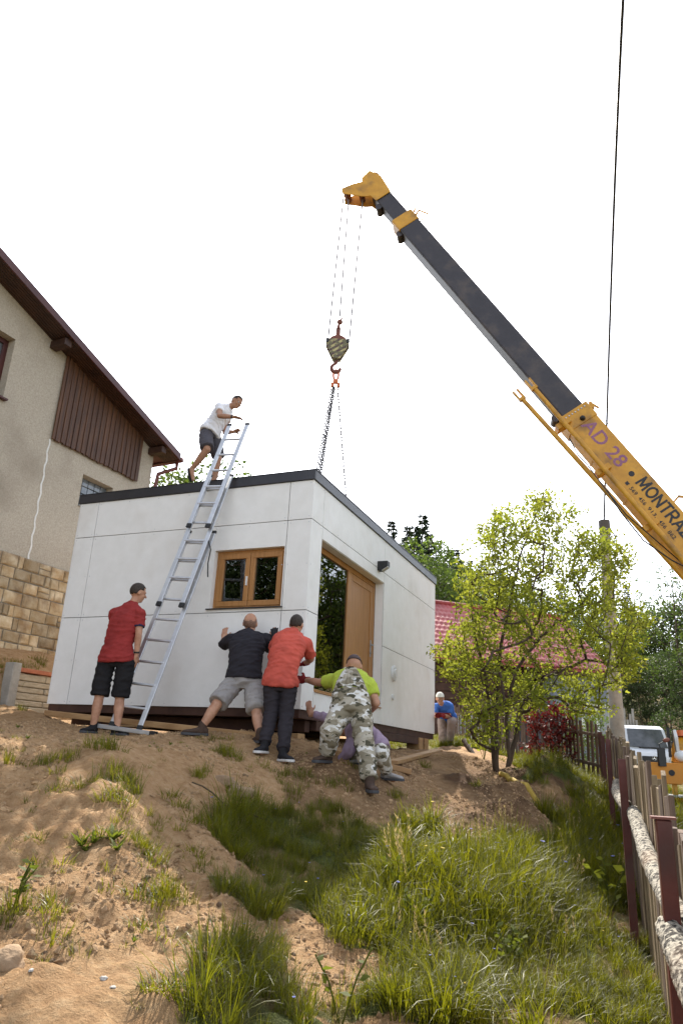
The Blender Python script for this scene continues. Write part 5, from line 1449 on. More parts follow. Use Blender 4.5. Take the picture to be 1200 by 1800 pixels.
# ================================================================== TREES
def grow_tree(trunks, targets, rtip=.004, step=.12, seed=1, power=2.3):
    """trunks: lists of points; targets: crown points. returns nodes, parents, radii"""
    r = random.Random(seed); nodes = []; par = []
    for tr_ in trunks:
        last = -1
        for a, b in zip(tr_[:-1], tr_[1:]):
            a = np.asarray(a, float); b = np.asarray(b, float); n = max(1, int(np.linalg.norm(b - a) / step))
            for k in range(n if b is not tr_[-1] else n + 1):
                nodes.append(a + (b - a) * k / n + np.array([r.uniform(-1, 1) for _ in range(3)]) * step * .10); par.append(last); last = len(nodes) - 1
    base = np.mean([t[0] for t in trunks], axis=0)
    order = sorted(range(len(targets)), key=lambda i: np.linalg.norm(targets[i] - base) + r.uniform(0, .5))
    ends = []
    for i in order:
        t = np.asarray(targets[i], float); A = np.array(nodes); d = t[None] - A; L = np.linalg.norm(d, axis=1)
        pen = L + .55 * np.maximum(0, A[:, 2] - t[2] + .25 * L)
        j = int(np.argmin(pen)); L0 = L[j]
        if L0 < step * .5: ends.append(j); continue
        n = max(1, int(L0 / step)); a = A[j]; last = j
        sag = np.array([0, 0, .10 * L0])
        for k in range(1, n + 1):
            u = k / n; q = a + (t - a) * u - sag * math.sin(math.pi * u) * .6 + np.array([r.uniform(-1, 1) for _ in range(3)]) * step * .13
            nodes.append(q); par.append(last); last = len(nodes) - 1
        ends.append(last)
    n = len(nodes); acc = np.zeros(n)
    ch = [0] * n
    for i in range(n):
        if par[i] >= 0: ch[par[i]] += 1
    for i in range(n - 1, -1, -1):
        if ch[i] == 0: acc[i] = rtip ** power
        if par[i] >= 0: acc[par[i]] += acc[i]
    return np.array(nodes), par, acc ** (1 / power), ends, ch
def branch_mesh(nodes, par, rad, m, sides=6, rmax=None):
    V_ = []; F_ = []
    for i in range(len(nodes)):
        j = par[i]
        if j < 0: continue
        r0, r1 = rad[j], rad[i]
        r0 = min(r0, r1 * 1.6)
        if rmax: r0 = min(r0, rmax); r1 = min(r1, rmax)
        a, b, d = frame_from(nodes[i] - nodes[j]); k = len(V_); s = sides if r1 > .012 else 4
        for p, r in ((nodes[j] - d * r0 * .3, r0), (nodes[i], r1)):
            for q in range(s):
                t = 2 * math.pi * q / s; V_.append(p + r * (math.cos(t) * a + math.sin(t) * b))
        for q in range(s):
            F_.append((k + q, k + (q + 1) % s, k + s + (q + 1) % s, k + s + q))
    return npmesh('trunk', np.array(V_), np.array(F_), m, True)
def leaf_mesh(centers, dirs, size, wfrac, m, seed, jitter=.3, fold=.25):
    """each leaf: a pointed folded blade of two quads"""
    r = np.random.default_rng(seed); n = len(centers)
    d = dirs + r.normal(0, jitter, (n, 3)); d /= np.linalg.norm(d, axis=1)[:, None]
    up = r.normal(0, 1, (n, 3)) * .8 + [0, 0, .6]; s = np.cross(d, up); s /= np.linalg.norm(s, axis=1)[:, None] + 1e-9
    nn = np.cross(s, d); L = size * r.uniform(.6, 1.25, n)[:, None]; w = L * wfrac
    b = centers; tip = centers + d * L; midc = centers + d * L * .45
    v = np.stack([b, midc + s * w + nn * w * fold, tip, midc - s * w + nn * w * fold], 1)
    q = np.arange(n * 4).reshape(n, 4)
    return npmesh('crown', v.reshape(-1, 3), q, m, False)
def leaves_for(nodes, par, rad, ends, per, spread, size, wfrac, m, seed, thin=.012, along=.5):
    r = np.random.default_rng(seed); C = []; D = []
    for i in range(len(nodes)):
        if rad[i] > thin or par[i] < 0: continue
        d = unit(nodes[i] - nodes[par[i]])
        k = r.poisson(per * along)
        for _ in range(k):
            C.append(nodes[i] + r.normal(0, spread, 3)); D.append(d * .6 + r.normal(0, .6, 3) + [0, 0, .1])
    for i in ends:
        d = unit(nodes[i] - nodes[par[i]]) if par[i] >= 0 else Z
        for _ in range(r.poisson(per)):
            C.append(nodes[i] + d * r.uniform(-.05, .12) + r.normal(0, spread, 3)); D.append(d + r.normal(0, .5, 3))
    return leaf_mesh(np.array(C), np.array(D), size, wfrac, m, seed + 1)
# the young tree beside the module
CROWN = [(800,1285),(770,1230),(763,1150),(800,1090),(792,1010),(828,950),(845,905),(905,895),(940,862),(985,870),(1010,905),(1030,885),(1035,930),(1080,935),(1112,962),(1105,1010),(1085,1040),(1140,1085),(1148,1110),(1105,1140),(1130,1175),(1100,1205),(1050,1215),(1075,1250),(1020,1262),(960,1225),(930,1270),(880,1300),(840,1310)]
TY = 11.0
cpx = np.array(CROWN, float); targets = []
r_ = random.Random(21)
while len(targets) < 820:
    x = r_.uniform(760, 1150); y = r_.uniform(862, 1310)
    if not inpoly(np.array([x]), np.array([y]), CROWN)[0]: continue
    hw = 1.25 * (1 - abs((y - 1090) / 260) ** 2 * .6) * (1 - .55 * abs((x - 930) / 220) ** 2)
    if x < 815 and y > 1190: continue
    if vnoise(x / 42.0, y / 42.0, 77) < -.22 and r_.random() < .75: continue
    targets.append(P(x, y, TY + r_.uniform(-hw, hw)))
gt_ = P(878, 1378, TY); gz_ = h1(gt_[0], gt_[1])
def tpx(l): 
    o = [P(x, y, TY + d) for x, y, d in l]; o[0][2] = gz_ - .12; return o
trunks = [tpx([(875,1375,0),(872,1300,.02),(874,1200,.05),(880,1130,.0),(900,1040,0),(915,970,0),(945,895,0),(955,868,0)]),
          tpx([(892,1378,-.1),(893,1330,-.1),(890,1240,-.15),(905,1180,-.2),(950,1120,-.3),(1010,1070,-.3),(1080,1050,-.2)]),
          tpx([(886,1375,.1),(903,1310,.2),(915,1240,.3),(960,1190,.35),(1030,1160,.35),(1100,1170,.3)]),
          tpx([(872,1372,.1),(864,1290,.2),(855,1200,.3),(835,1120,.3),(822,1030,.3)])]
nd, pa_, ra_, en_, ch_ = grow_tree(trunks, targets, .0042, .11, 3, 2.25)
tree = thing('young_plum_tree', (gt_[0], gt_[1], gz_), 'leafy light green garden tree with several dark stems before the red roof', 'tree')
ob('trunk', branch_mesh(nd, pa_, ra_, M_bark, 9, .085), tree)
ob('crown', leaves_for(nd, pa_, ra_, en_, 19, .055, .066, .26, M_leaf, 5, .012, .58), tree)

def proto_decid(seed, h, w, crown0, ntar, leaf, per, m, rtip=.012, thin=.05):
    r = random.Random(seed); T_ = []
    lobes = [(r.uniform(-.55, .55) * w, r.uniform(-.55, .55) * w, h * (crown0 + (1 - crown0) * r.uniform(.2, .85)), r.uniform(.35, .6) * w) for _ in range(9)] + [(0, 0, h * .8, .5 * w)]
    while len(T_) < ntar:
        lx_, ly, lz, lr = r.choice(lobes); d = unit([r.gauss(0, 1) for _ in range(3)]); q = np.array([lx_, ly, lz]) + d * lr * r.uniform(.75, 1.0) * np.array([1, 1, .8])
        if q[2] > h or q[2] < h * crown0 * .8: continue
        T_.append(q)
    tr_ = [[np.zeros(3) - Z * .4, np.array([.05, 0, h * .3]), np.array([-.08 * w, .05 * w, h * .6]), np.array([.05 * w, 0, h * .9])]]
    nd, pa2, ra2, en2, _ = grow_tree(tr_, T_, rtip, h * .045, seed, 2.3)
    return branch_mesh(nd, pa2, ra2, M_bark, 6), leaves_for(nd, pa2, ra2, en2, per, leaf * .9, leaf, .36, m, seed, thin, .45)
def proto_spruce(seed, h, w):
    r = random.Random(seed); mb = MB(); mb.tube([(0, 0, -.5), (0, 0, h * .5), (0, 0, h)], [h * .014, h * .009, .02], 8)
    tm = meshdata('trunk', mb.v, mb.f, M_bark, True)
    C = []; D = []; z = h * .1
    while z < h * .985:
        rad = w * (1 - z / h) ** .85 * r.uniform(.8, 1.1) + .12; nb = 12 if z < h * .8 else 8
        for k in range(nb):
            a = r.uniform(0, 6.28); L = rad * r.uniform(.65, 1.1); n = max(3, int(L / .17))
            for q in range(n):
                u = (q + .5) / n; p = np.array([math.cos(a) * L * u, math.sin(a) * L * u, z - .30 * L * u + .22 * L * u * u])
                for s in (-1, 1):
                    C.append(p); D.append(np.array([math.cos(a + s * .8), math.sin(a + s * .8), -.35 + r.uniform(-.2, .2)]))
        z += h * .022
    return tm, leaf_mesh(np.array(C), np.array(D), .40, .20, M_needle, seed, .3)
PROTO = {}
PROTO['decid'] = [proto_decid(31, 11, 3.6, .22, 260, .20, 13, M_leafd), proto_decid(32, 12, 3.4, .2, 260, .20, 13, M_leafd), proto_decid(33, 10, 3.8, .15, 260, .19, 13, M_leafd)]
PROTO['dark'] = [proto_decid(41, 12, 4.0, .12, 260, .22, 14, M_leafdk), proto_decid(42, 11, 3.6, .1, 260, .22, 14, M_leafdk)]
PROTO['airy'] = [proto_decid(51, 12, 3.0, .25, 200, .12, 11, M_leafd, .010, .04)]
PROTO['spruce'] = [proto_spruce(61, 15, 2.9), proto_spruce(62, 13, 2.6)]
PROTO['bush'] = [proto_decid(71, 3.2, 1.7, .08, 150, .10, 12, M_leafd, .006, .025), proto_decid(72, 2.8, 1.8, .05, 150, .10, 12, M_leafd, .006, .025)]
PH = {k_: [max(v.co.z for v in cm.vertices) for _, cm in l_] for k_, l_ in PROTO.items()}
NAME = {'decid': 'broadleaf_tree', 'dark': 'dense_tree', 'airy': 'birch_tree', 'spruce': 'spruce_tree', 'bush': 'garden_bush'}
def put_tree(kind, k, x, y, z, s, rz, label, group):
    tm, cm = PROTO[kind][k % len(PROTO[kind])]
    t = thing(NAME[kind], (x, y, z), label, 'bush' if kind == 'bush' else 'tree', group)
    t.scale = (s, s, s); t.rotation_euler = (0, 0, rz)
    for nm, me in (('trunk', tm), ('crown', cm)):
        o = bpy.data.objects.new(nm, me); COL.objects.link(o); o.parent = t
    return t
def tree_at(kind, k, px, py_top, Y, label, group, hbase=None, sink=0.0):
    """put a tree whose top shows at the given pixel; it stands on the ground there"""
    q = P(px, py_top, Y); zg = h1(q[0], q[1]); H0 = PH[kind][k % len(PH[kind])]
    hgt_ = q[2] - zg; put_tree(kind, k, q[0], q[1], zg - sink, max(.25, (hgt_ + sink) / H0), r_.uniform(0, 6.28), label, group)
GRP = 'trees on the wooded hill behind the houses'
LAB = {'spruce': 'dark spruce on the wooded hill beyond the houses', 'decid': 'light green broadleaf tree on the wooded hill beyond the houses', 'dark': 'dense dark green tree on the wooded hill beyond the houses', 'airy': 'airy pale tree rising at the right edge above the white van'}
r_ = random.Random(77)
for (kd, px, py, Y) in [('spruce',688,915,62),('spruce',742,905,66),('spruce',715,925,70),('spruce',770,950,72),('spruce',800,965,80),('spruce',825,985,84),('decid',700,985,50),('decid',735,972,48),('decid',765,1000,52),('spruce',790,968,60),('decid',672,965,56),('decid',815,1030,50),('spruce',755,938,58),('spruce',728,925,60),('spruce',810,985,64),('spruce',664,935,60),('spruce',840,1000,66),
       ('spruce',850,985,86),('spruce',880,1000,88),('dark',850,1010,62),('dark',900,1020,66),('dark',950,1035,70),('decid',990,1050,64),('spruce',930,1015,92),('dark',1040,1050,60),('spruce',985,1020,95),('decid',630,930,66),('spruce',640,935,75),
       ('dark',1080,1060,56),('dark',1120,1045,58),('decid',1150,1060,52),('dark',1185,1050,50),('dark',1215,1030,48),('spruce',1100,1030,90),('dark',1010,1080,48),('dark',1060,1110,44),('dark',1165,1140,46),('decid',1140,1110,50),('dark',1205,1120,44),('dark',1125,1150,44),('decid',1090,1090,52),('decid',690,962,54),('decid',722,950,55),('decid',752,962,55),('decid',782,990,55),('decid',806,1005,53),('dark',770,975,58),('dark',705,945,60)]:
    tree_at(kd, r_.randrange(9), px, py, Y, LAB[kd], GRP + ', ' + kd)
tree_at('airy', 0, 1178, 985, 40, LAB['airy'], None)
tree_at('airy', 0, 1215, 1000, 38, 'airy pale tree partly cut off above the crane cab', None)
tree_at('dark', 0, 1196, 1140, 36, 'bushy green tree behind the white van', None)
tree_at('dark', 1, 1120, 1185, 42, 'dark tree behind the van and pole', None)
tree_at('decid', 1, 330, 798, 25, 'leafy tree behind the module roof next to the old eave', None)
tree_at('decid', 2, 385, 845, 27, 'leafy tree showing behind the ladder and roof edge', None)
# garden bushes
tree_at('bush', 0, 1030, 1240, 20, 'green bush behind the far fence next to the pole', None)
tree_at('bush', 1, 1010, 1262, 18, 'green bush peeking through the dark picket fence', None)
# woods to the right and behind the camera, seen mirrored in the glass
for i in range(20):
    a = math.radians(38 + 22 * r_.random()); d = 24 + 34 * r_.random(); x = .5 + d * math.sin(a); y = 9 + d * math.cos(a)
    put_tree(r_.choice(['decid', 'dark', 'decid']), r_.randrange(9), x, y, h1(x, y), r_.uniform(.8, 1.25), r_.uniform(0, 6), 'tree of the roadside wood past the crane', 'roadside wood past the crane')
for i in range(12):
    x = -13 - 13 * r_.random(); y = -13 + 14 * r_.random()
    put_tree('dark', r_.randrange(9), x, y, h1(x, y), r_.uniform(.8, 1.2), r_.uniform(0, 6), 'tree of the wood standing at the foot of the bank', 'wood at the foot of the bank')
# copper leaved shrub
c = P(968, 1345, 13.6); zg = h1(c[0], c[1]); r_ = random.Random(9)
sp = [P(968 + 40 * r_.uniform(-1, 1) , 1290 + 48 * r_.uniform(-1, 1), 13.6 + r_.uniform(-.35, .35)) for _ in range(110)]
nd, p2, r2, e2, _ = grow_tree([[np.array([c[0], c[1], zg - .05]), np.array([c[0], c[1], zg + .3])]], sp, .004, .09, 4)
shb = thing('copper_shrub', (c[0], c[1], zg), 'copper-red leaved shrub in front of the picket fence', 'shrub')
ob('trunk', branch_mesh(nd, p2, r2, M_bark, 5), shb)
ob('crown', leaves_for(nd, p2, r2, e2, 9, .05, .075, .34, M_leafred, 8, .02, .5), shb)
# broad leaved weeds
def weed(px, py, Y, h, n, leaf, nm, lab, m=M_weed):
    c = P(px, py, Y); zg = h1(c[0], c[1]); r = random.Random(int(px)); t = thing(nm, (c[0], c[1], zg), lab, 'plant')
    mb = MB(); C = []; D = []
    for k in range(n):
        a = r.uniform(0, 6.28); q = np.array([c[0], c[1], zg]); tip = q + np.array([math.cos(a) * h * .35, math.sin(a) * h * .35, h * r.uniform(.7, 1)])
        mb.tube([q - Z * .02, (q + tip) / 2 + Z * .03, tip], .004, 5)
        for j in range(7):
            u = .35 + .65 * j / 6; C.append(q + (tip - q) * u); b = r.uniform(0, 6.28); D.append([math.cos(b), math.sin(b), .35])
    mb.build('stem', M_weed, t); ob('leaves', leaf_mesh(np.array(C), np.array(D), leaf, .27, m, int(py), .2), t)
weed(1068, 1545, 6.3, .36, 4, .10, 'leafy_weed', 'bright leafy weed growing at the red fence post', M_leaf)
weed(735, 1640, 4.85, .26, 5, .05, 'leafy_weed', 'pale leafy weed in the meadow above the sand patch')
weed(600, 1770, 3.5, .36, 2, .05, 'thistle_weed', 'tall dark thistle stalk on the sandy patch')
weed(895, 1690, 4.6, .22, 5, .06, 'leafy_weed', 'grey-green weed low in the meadow near the fence')
weed(700, 1590, 5.4, .26, 5, .06, 'leafy_weed', 'leafy weed in the bright middle of the meadow')
weed(20, 1610, 3.65, .22, 4, .05, 'leafy_weed', 'leafy weed on the sandy bank above the big rock')
weed(850, 1325, 12.0, .5, 5, .07, 'leafy_weed', 'leafy sucker shoots beside the tree stems', M_leaf)

# ================================================================== PEOPLE
M_skin = mat('skin', (0.36, 0.18, 0.11), (0.50, 0.275, 0.18), 0.55, 14, bump=.05, spec=.35, sss=.08)
M_skint = mat('tanned skin', (0.30, 0.15, 0.088), (0.38, 0.20, 0.125), 0.55, 9, bump=.05, spec=.35, sss=.08)
M_hair = mat('dark hair', (0.022, 0.015, 0.011), (0.05, 0.035, 0.026), 0.7, 60, bump=.6, bscale=120)
M_hairg = mat('cropped greying hair', (0.15, 0.085, 0.058), (0.24, 0.14, 0.098), 0.75, 60, bump=.6, bscale=120)
def cloth(nm, c, v=.82, sc=9, rough=.85):
    return mat(nm, c, tuple(min(1, q / v) for q in c), rough, sc, bump=.3, bscale=55, spec=.2, c3=tuple(q * .62 for q in c), dscale=5.0, dirt=.55)
M_cred = cloth('red jersey', (0.24, 0.028, 0.026)); M_cblk = cloth('black shorts cloth', (0.013, 0.012, 0.013)); M_cnavy = cloth('navy trim', (0.02, 0.02, 0.05))
M_cpolo = cloth('charcoal polo', (0.022, 0.020, 0.025)); M_cgrey = cloth('heather grey jersey', (0.27, 0.25, 0.24)); M_ccoral = cloth('coral polo', (0.46, 0.082, 0.058)); M_cjean = cloth('black jeans', (0.026, 0.022, 0.026))
M_clime = cloth('lime jersey', (0.34, 0.41, 0.05)); M_cwhite = cloth('white tee', (0.74, 0.73, 0.76), .95); M_cdgrey = cloth('dark grey shorts', (0.065, 0.060, 0.070)); M_cblue = cloth('blue tee', (0.045, 0.13, 0.42)); M_cgry2 = cloth('worn work trousers', (0.24, 0.19, 0.17))
M_clil = cloth('lilac shirt', (0.27, 0.20, 0.27)); M_cap = cloth('brown cap', (0.075, 0.055, 0.055)); M_credg = cloth('red work glove', (0.20, 0.02, 0.022)); M_cblkg = cloth('black work glove', (0.018, 0.016, 0.018)); M_shoe = cloth('black shoe', (0.016, 0.015, 0.017)); M_boot = cloth('brown boot', (0.06, 0.038, 0.028)); M_sole = mat('rubber sole', (0.06, 0.06, 0.065), rough=.8); M_solew = mat('white sole', (0.6, 0.58, 0.56), rough=.7); M_capw = cloth('white patterned cap', (0.68, 0.68, 0.62)); M_apron = cloth('red bib', (0.36, 0.05, 0.05))
def camo():
    m = bpy.data.materials.new('grey camouflage'); m.use_nodes = True
    N = m.node_tree.nodes; L = m.node_tree.links; b = N['Principled BSDF']; b.inputs['Roughness'].default_value = .9; b.inputs['Specular IOR Level'].default_value = .2
    tc = N.new('ShaderNodeTexCoord'); mp = N.new('ShaderNodeMapping'); mp.inputs['Scale'].default_value = (1, 1, 1.7); L.new(tc.outputs['Object'], mp.inputs[0])
    col = None
    for k, (sc, th, c) in enumerate(((6.5, .47, (.38, .34, .27)), (8, .53, (.21, .18, .125)), (10, .585, (.075, .068, .045)))):
        n = N.new('ShaderNodeTexNoise'); n.noise_dimensions = '4D'; n.inputs['W'].default_value = k * 7.3; n.inputs['Scale'].default_value = sc; n.inputs['Detail'].default_value = 2.5
        L.new(mp.outputs[0], n.inputs['Vector']); r = N.new('ShaderNodeValToRGB'); r.color_ramp.interpolation = 'CONSTANT'; r.color_ramp.elements[1].position = th; L.new(n.outputs['Fac'], r.inputs[0])
        x = N.new('ShaderNodeMix'); x.data_type = 'RGBA'; L.new(r.outputs[0], x.inputs[0]); x.inputs[7].default_value = (*c, 1)
        if col is None: x.inputs[6].default_value = (.60, .58, .54, 1)
        else: L.new(col, x.inputs[6])
        col = x.outputs[2]
    L.new(col, b.inputs['Base Color']); return m
M_camo = camo()

def remeshed(name, mb, m, voxel, parent, smooth=4, wrinkle=0.0, wseed=0, wdir=None, fac=.5):
    me = meshdata('tmp', mb.v, mb.f); o = bpy.data.objects.new('tmp', me); COL.objects.link(o)
    r = o.modifiers.new('r', 'REMESH'); r.mode = 'VOXEL'; r.voxel_size = voxel; r.adaptivity = 0
    s = o.modifiers.new('s', 'SMOOTH'); s.factor = fac; s.iterations = smooth
    dg = bpy.context.evaluated_depsgraph_get(); nm = bpy.data.meshes.new_from_object(o.evaluated_get(dg))
    bpy.data.objects.remove(o); bpy.data.meshes.remove(me)
    nm.name = name; nm.materials.clear(); nm.materials.append(m)
    if wrinkle:
        n = len(nm.vertices); co = np.zeros(n * 3, np.float32); nm.vertices.foreach_get('co', co); co = co.reshape(-1, 3)
        no = np.zeros(n * 3, np.float32); nm.vertex_normals.foreach_get('vector', no); no = no.reshape(-1, 3)
        d = unit(wdir if wdir is not None else Z); a, b, _ = frame_from(d)
        for i in range(n):
            p = co[i]; u = float(p @ a); v = float(p @ b); w = float(p @ d)
            k1 = mnoise.noise(Vector((u * 5 + wseed, v * 5, w * 17 + u * 6))); k2 = mnoise.noise(Vector((u * 11 + wseed, v * 11, w * 30 - u * 9 + 5)))
            k0 = mnoise.noise(Vector((u * 3 + wseed, v * 3, w * 7 + u * 4 - v * 3))); co[i] += no[i] * wrinkle * ((1 - abs(k1) * 2.6) * .8 + .45 * k2 + 1.5 * max(0, .5 - abs(k0) * 4))
        nm.vertices.foreach_set('co', co.ravel())
    nm.polygons.foreach_set('use_smooth', [True] * len(nm.polygons)); nm.update()
    return ob(name, nm, parent)
def hand_into(mb, w, d, palm, curl=.5, k=1.0, grow_=0.0, side=1, spread=.2):
    """w wrist, d finger direction, palm = palm facing normal"""
    d = unit(d); palm = unit(palm - d * (palm @ d)); s = np.cross(d, palm) * side
    c = w + d * .05 * k
    mb.ell(c, d * (.055 * k + grow_), s * (.042 * k + grow_), palm * (.018 * k + grow_), 14, 10)
    mb.cap(w - d * .02, w + d * .02, .027 * k + grow_, .029 * k + grow_, 10)
    for i, (o, L) in enumerate(((-.030, .066), (-.010, .076), (.011, .072), (.030, .056))):
        p = w + d * .085 * k + s * o * k; dd = unit(d + s * o / .03 * spread * .35); a = 0.0
        for q in range(3):
            a += curl * (.55 if q == 0 else .7); nx_ = p + (dd * math.cos(a) + palm * math.sin(a)) * L * k * (.42, .33, .25)[q]
            mb.cap(p, nx_, (.0098 - .0009 * q) * k + grow_, (.0092 - .0009 * q) * k + grow_, 8); p = nx_
    p = w + d * .025 * k - s * .032 * k; t1 = p + unit(d * .7 - s * .75 + palm * .3) * .042 * k; t2 = t1 + unit(d * .95 - s * .25 + palm * (.3 + curl * .4)) * .034 * k
    mb.cap(p, t1, .0135 * k + grow_, .0115 * k + grow_, 8); mb.cap(t1, t2, .0112 * k + grow_, .0095 * k + grow_, 8)
def torso_rings(J, sc, grow_=0.0, lo=-.16, hi=1.06, flare=0.0):
    pel, nk = J['pelvis'], J['neck']; hx = unit(J['hipR'] - J['hipL']); sx = unit(J['shR'] - J['shL'])
    mid_ = J.get('mid', (pel + nk) / 2)
    prof = [(-.16, .125, .10), (-.06, .165, .115), (.04, .172, .12), (.16, .162, .115), (.32, .155, .112), (.5, .165, .12), (.68, .18, .122), (.82, .185, .112), (.92, .15, .09), (1.0, .085, .07), (1.06, .06, .06)]
    out = []
    for t, w, d in prof:
        if t < lo or t > hi: continue
        c = pel * (1 - t) ** 2 + 2 * t * (1 - t) * (2 * mid_ - .5 * (pel + nk)) + nk * t * t
        tg = unit(2 * (1 - t) * (2 * mid_ - .5 * (pel + nk) - pel) + 2 * t * (nk - (2 * mid_ - .5 * (pel + nk))))
        x = unit(hx * (1 - t) + sx * t); x = unit(x - tg * (x @ tg)); y = np.cross(tg, x)
        g = grow_ + flare * max(0, .35 - t)
        gb = J.get('belly', 1.0) if .0 <= t <= .6 else 1.0
        out.append((c, x * (w * sc * gb + g), y * (d * sc * gb + g)))
    return out
def head_into(mb, J, sc):
    c, f, up = J['head'], unit(J['face']), unit(J['headup']); up = unit(up - f * (f @ up)); s = np.cross(f, up); k = sc
    mb.ell(c + up * .022 * k - f * .008 * k, f * .098 * k, s * .077 * k, up * .098 * k, 20, 14)
    mb.ell(c - up * .045 * k + f * .022 * k, f * .070 * k, s * .060 * k, up * .072 * k, 16, 12)
    mb.ell(c - up * .092 * k + f * .058 * k, f * .028 * k, s * .032 * k, up * .022 * k, 12, 8)          # chin
    mb.cap(c + up * .008 * k + f * .088 * k, c - up * .028 * k + f * .112 * k, .010 * k, .015 * k, 10)       # nose
    mb.ell(c + up * .018 * k + f * .082 * k, f * .016 * k, s * .055 * k, up * .013 * k, 14, 8)              # brow
    mb.ell(c - up * .060 * k + f * .086 * k, f * .012 * k, s * .026 * k, up * .011 * k, 12, 8)              # lips
    for q in (-1, 1):
        mb.ell(c + s * q * .080 * k - up * .008 * k - f * .008 * k, f * .02 * k, s * .010 * k, up * .032 * k, 10, 8)
        mb.ell(c + s * q * .042 * k - up * .03 * k + f * .066 * k, f * .02 * k, s * .022 * k, up * .018 * k, 10, 8)
    return c, f, up, s
def shoe(name, ank, toe, m, parent, k=1.0, sole=M_sole, up=None):
    up = Z if up is None else unit(up); d = toe - ank; d = unit(d - up * (d @ up)); s = np.cross(d, up)
    base = ank - up * .085 * k
    mb = MB(); prof = [(-.075, .028, .055, .045), (-.05, .036, .075, .055), (.0, .042, .085, .06), (.06, .043, .06, .05), (.12, .048, .045, .04), (.17, .044, .036, .03), (.20, .026, .024, .02)]
    for t, w, h, _ in prof: pass
    rings = [(base + d * t * k + up * (h * .5 + .02) * k, s * w * k, up * (h * .5) * k) for t, w, h, _ in prof]
    mb.loft(rings, 14); mb.cap(base + up * .05 * k - d * .0, base + up * .115 * k - d * .012, .047 * k, .047 * k, 12)
    o = remeshed(name, mb, m, .008, parent, 3)
    so = MB(); out = [(-.082, .0), (-.07, .032), (-.02, .038), (.06, .044), (.13, .05), (.18, .044), (.208, .018)]
    poly = [base + d * t * k + s * w * k for t, w in out] + [base + d * t * k - s * w * k for t, w in reversed(out[1:])]
    so.prism([p + up * .002 for p in poly], up * .026 * k); so.build('sole', sole, o, bev=.004)
    return o
def limb(mb, a, b, ra_, rb_, bulge=0.0, at=.35):
    if bulge:
        m_ = a + (b - a) * at; rm = ra_ + (rb_ - ra_) * at + bulge; mb.cap(a, m_, ra_, rm); mb.cap(m_, b, rm, rb_)
    else: mb.cap(a, b, ra_, rb_)
def frust(mb, pts, rs, n=16):
    """open-ended looking cloth tube with flat hem"""
    for i in range(len(pts) - 1):
        mb.cyl(pts[i], pts[i + 1], rs[i], rs[i + 1], n)
        if i: mb.sph(pts[i], rs[i], n, 10)
    mb.sph(pts[0], rs[0], n, 10)
